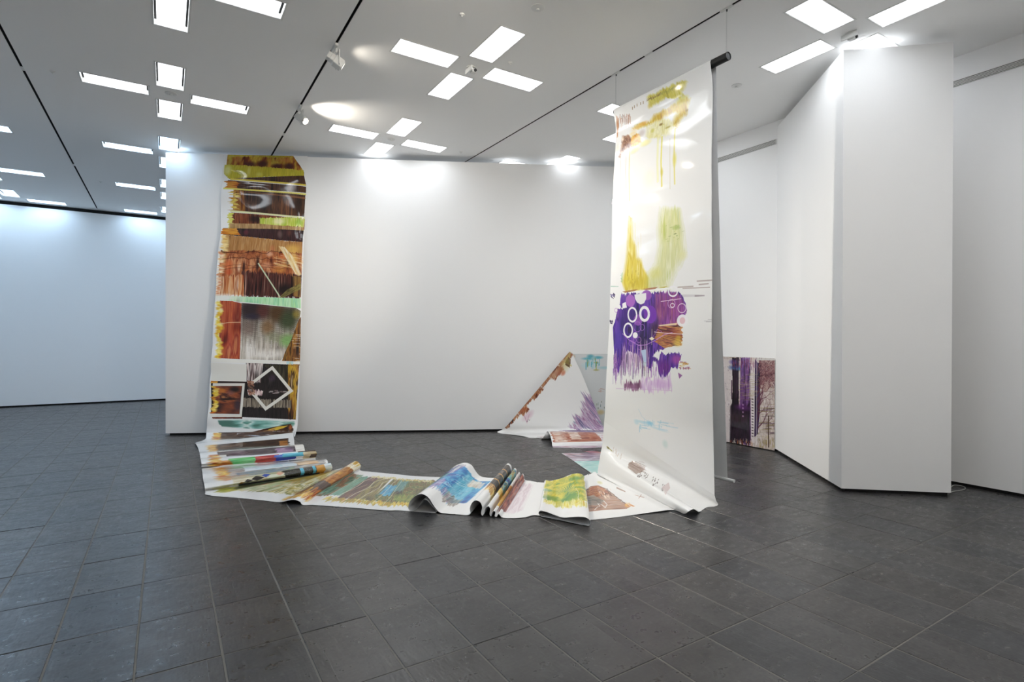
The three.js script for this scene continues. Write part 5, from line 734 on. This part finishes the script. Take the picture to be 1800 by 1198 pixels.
{
  const p = new Print(slump, (x, y) => slump.px(x, y, 0, 6)), S = (...a) => p.strokes(...a);
  const fringeCols = ['#2a1410', '#5e2818', '#94502e', '#c89a70', '#7a3420', '#e0cca8'];
  for (const [t0, t1, w] of [[0, 0.1, 9], [0.1, 0.17, 6], [0.17, 0.32, 13], [0.32, 0.45, 5], [0.45, 0.6, 8], [0.6, 0.7, 4], [0.7, 0.8, 11], [0.8, 1, 4]]) { const a = [lerp(1001, 888, t0), lerp(618, 752, t0)], b = [lerp(1001, 888, t1), lerp(618, 752, t1)]; p.field([[a[0] - 3, a[1] - 1], [b[0] - 3, b[1] - 1], [b[0] + w * 0.8, b[1] + w * 0.55], [a[0] + w * 0.8, a[1] + w * 0.55]], fringeCols, { along: 0.012, across: 0.09, angle: 35, seed: 190 + t0 * 10, ragged: 26, soft: 4 }); }
  for (const [x, y, a, b, c, o] of [[984, 650, 7, 5, '140,44,28', 0.8], [990, 655, 5, 4, '190,80,54', 0.7], [976, 656, 8, 5, '206,170,140', 0.6], [997, 630, 7, 7, '206,192,120', 0.7], [920, 720, 6, 5, '180,96,50', 0.7], [928, 730, 10, 9, '216,180,196', 0.6], [1040, 712, 12, 14, '170,120,160', 0.6], [1048, 726, 16, 16, '120,90,140', 0.7], [1030, 735, 14, 14, '170,140,176', 0.6], [1056, 745, 14, 14, '110,116,150', 0.7]]) p.blob(x, y, a, b, c, o);
  p.field([[1026, 692], [1042, 698], [1066, 748], [1066, 766], [1000, 752], [1004, 738], [1022, 728]], ['#4e4a74', '#7a6a98', '#a88ab0', '#cdb4cc', '#8a5a88', '#e8e0ea', '#6a7094', '#b88a9a'], { along: 0.004, across: 0.05, angle: 50, seed: 199, ragged: 70, soft: 10, alpha: 0.9 });
  S(1012, 706, 1056, 745, 30, [0.75, 1], [8, 26], [0.3, 0.9], ['#5a4a80', '#e8e0ec', '#8a3a6a', '#f4eef4'], [0.4, 0.8], inside([[1024, 694], [1040, 698], [1062, 745], [1060, 752], [1004, 750], [1006, 738], [1022, 728]]));
  S(994, 630, 1000, 640, 12, [0.8, 0.6], [3, 9], [0.8, 1.6], ['#8a7a3c', '#c8b86a', '#5a3a1c'], [0.5, 0.9]); p.line([[921, 729], [926, 742], [930, 728]], '#c89ab0', 1, 0.7); S(922, 736, 930, 742, 6, [1, -1], [1, 3], [0.6, 1], ['#4a3a4a'], [0.6, 0.9]);
  // floor folds: brick roll, purple and teal streaks
  const q = new Print(slump, (i, w) => slump.at(i, w / 100)), T = (i0, w0, i1, w1, n, len, wid, cols, al) => { for (let k = 0; k < n; k++) { const i = rr(i0, i1), w = rr(w0, w1), l = rr(...len), c = slump.c, a = slump.at(i, w / 100), b = slump.at(i + rr(-0.04, 0.04), (w + l) / 100); c.globalAlpha = rr(...(al || [0.3, 0.8])); c.strokeStyle = cols[Math.floor(rnd() * cols.length)]; c.lineWidth = rr(...wid); c.beginPath(); c.moveTo(...a); c.lineTo(...b); c.stroke(); c.globalAlpha = 1; } };
  const Q = (i0, i1, w0, w1, col, al = 1) => q.poly([[i0, w0], [i0, w1], [i1, w1], [i1, w0]], col, al);
  T(6.4, 55, 9.6, 100, 120, [6, 26], [3, 9], ['#8a6a94', '#a88ab0', '#6a4a6a', '#c8b0cc', '#5a5a7a'], [0.3, 0.7]); T(8.2, 8, 9.4, 30, 40, [5, 16], [3, 9], ['#a86a74', '#8a4a4a', '#c89a90'], [0.3, 0.7]);
  const FF = (i0, i1, w0, w1, pal, o = {}) => q.field([[i0, w0], [i0, w1], [i1, w1], [i1, w0]], pal, { along: 0.004, across: 0.06, angle: 0, drift: 0.35, ...o });
  FF(10.4, 13.1, 2, 62, ['#6a2c20', '#94462f', '#b4654a', '#c88a6e', '#863a2a', '#dcb09a'], { seed: 161, ragged: 24 }); FF(11.6, 13.0, 4, 20, ['#e4d4c4', '#f6eee4', '#c89a84', '#b0644c'], { seed: 162, ragged: 24, soft: 6, alpha: 0.85 }); FF(11.0, 12.7, 25, 38, ['#f0e8de', '#d8b8a4', '#f8f4ee', '#b8705a'], { seed: 163, ragged: 24, soft: 6, alpha: 0.85 });
  FF(14.0, 14.8, 0, 100, ['#5a5468', '#8a7a90', '#b4a0b0', '#d8ccd6', '#9a5a64', '#6e6a7a'], { seed: 164, ragged: 30 }); FF(14.75, 15.25, 0, 100, ['#b8c0cc', '#8a7488', '#e0dae4', '#6a5a6c', '#c8a8b4', '#9aa4b4'], { seed: 165, ragged: 20 }); FF(15.2, 16, 0, 100, ['#7cc0ba', '#a4d6ce', '#cbe6e0', '#8eccc8', '#e0eeea', '#d8c8d8'], { seed: 166, ragged: 20 });
  T(10.6, 2, 13.0, 58, 40, [4, 18], [3, 9], ['#b86a50', '#8a4030', '#c88a70', '#9a4a38', '#d8a894', '#7a3428'], [0.35, 0.8]); T(11.8, 6, 13.0, 22, 6, [2, 8], [4, 10], ['#f0e8dc', '#e0d0c0'], [0.45, 0.9]); T(11.0, 24, 12.8, 40, 6, [2, 7], [3, 8], ['#f0ece4', '#d8c0b0'], [0.4, 0.85]); T(11, 58, 13, 90, 60, [6, 20], [3, 8], ['#c890a0', '#a85a6a', '#e0c8d0', '#8a5a84'], [0.3, 0.7]);
  T(13.4, 0, 14.8, 96, 90, [10, 40], [3, 9], ['#e8e6e8', '#d8ccd4', '#c8b4c4'], [0.4, 0.8]); T(14.0, 0, 14.7, 96, 20, [10, 40], [3, 10], ['#8a7a94', '#a86a70', '#6a6a7a', '#c89aa0', '#b8b0bc'], [0.4, 0.85]); T(14.3, 20, 14.6, 42, 20, [5, 12], [5, 10], ['#b84a4a', '#c86a60'], [0.5, 0.9]);
  T(14.7, 0, 15.3, 96, 16, [10, 40], [3, 10], ['#7a7484', '#a894a8', '#d0c4d0', '#8a5a70', '#c8ccd4', '#6a5a6a'], [0.4, 0.85]); T(15.1, 0, 16, 96, 14, [10, 40], [4, 11], ['#9ad0c8', '#c4e4dc', '#7ac0bc', '#d8eae6', '#a8d8d0', '#d8c8d8'], [0.4, 0.8]); T(15.5, 20, 15.6, 40, 3, [3, 6], [3, 5], ['#5a5a64'], [0.6, 0.9]);
  slump.mesh('slumped_length', cornerScroll, 'triangular slumped length with brown fringe, brick coloured roll and streaked floor end');
}

// ================================================================ finish
scene.traverse((o) => { if (o.isMesh) { o.castShadow = true; o.receiveShadow = true; } });
renderer.render(scene, camera);
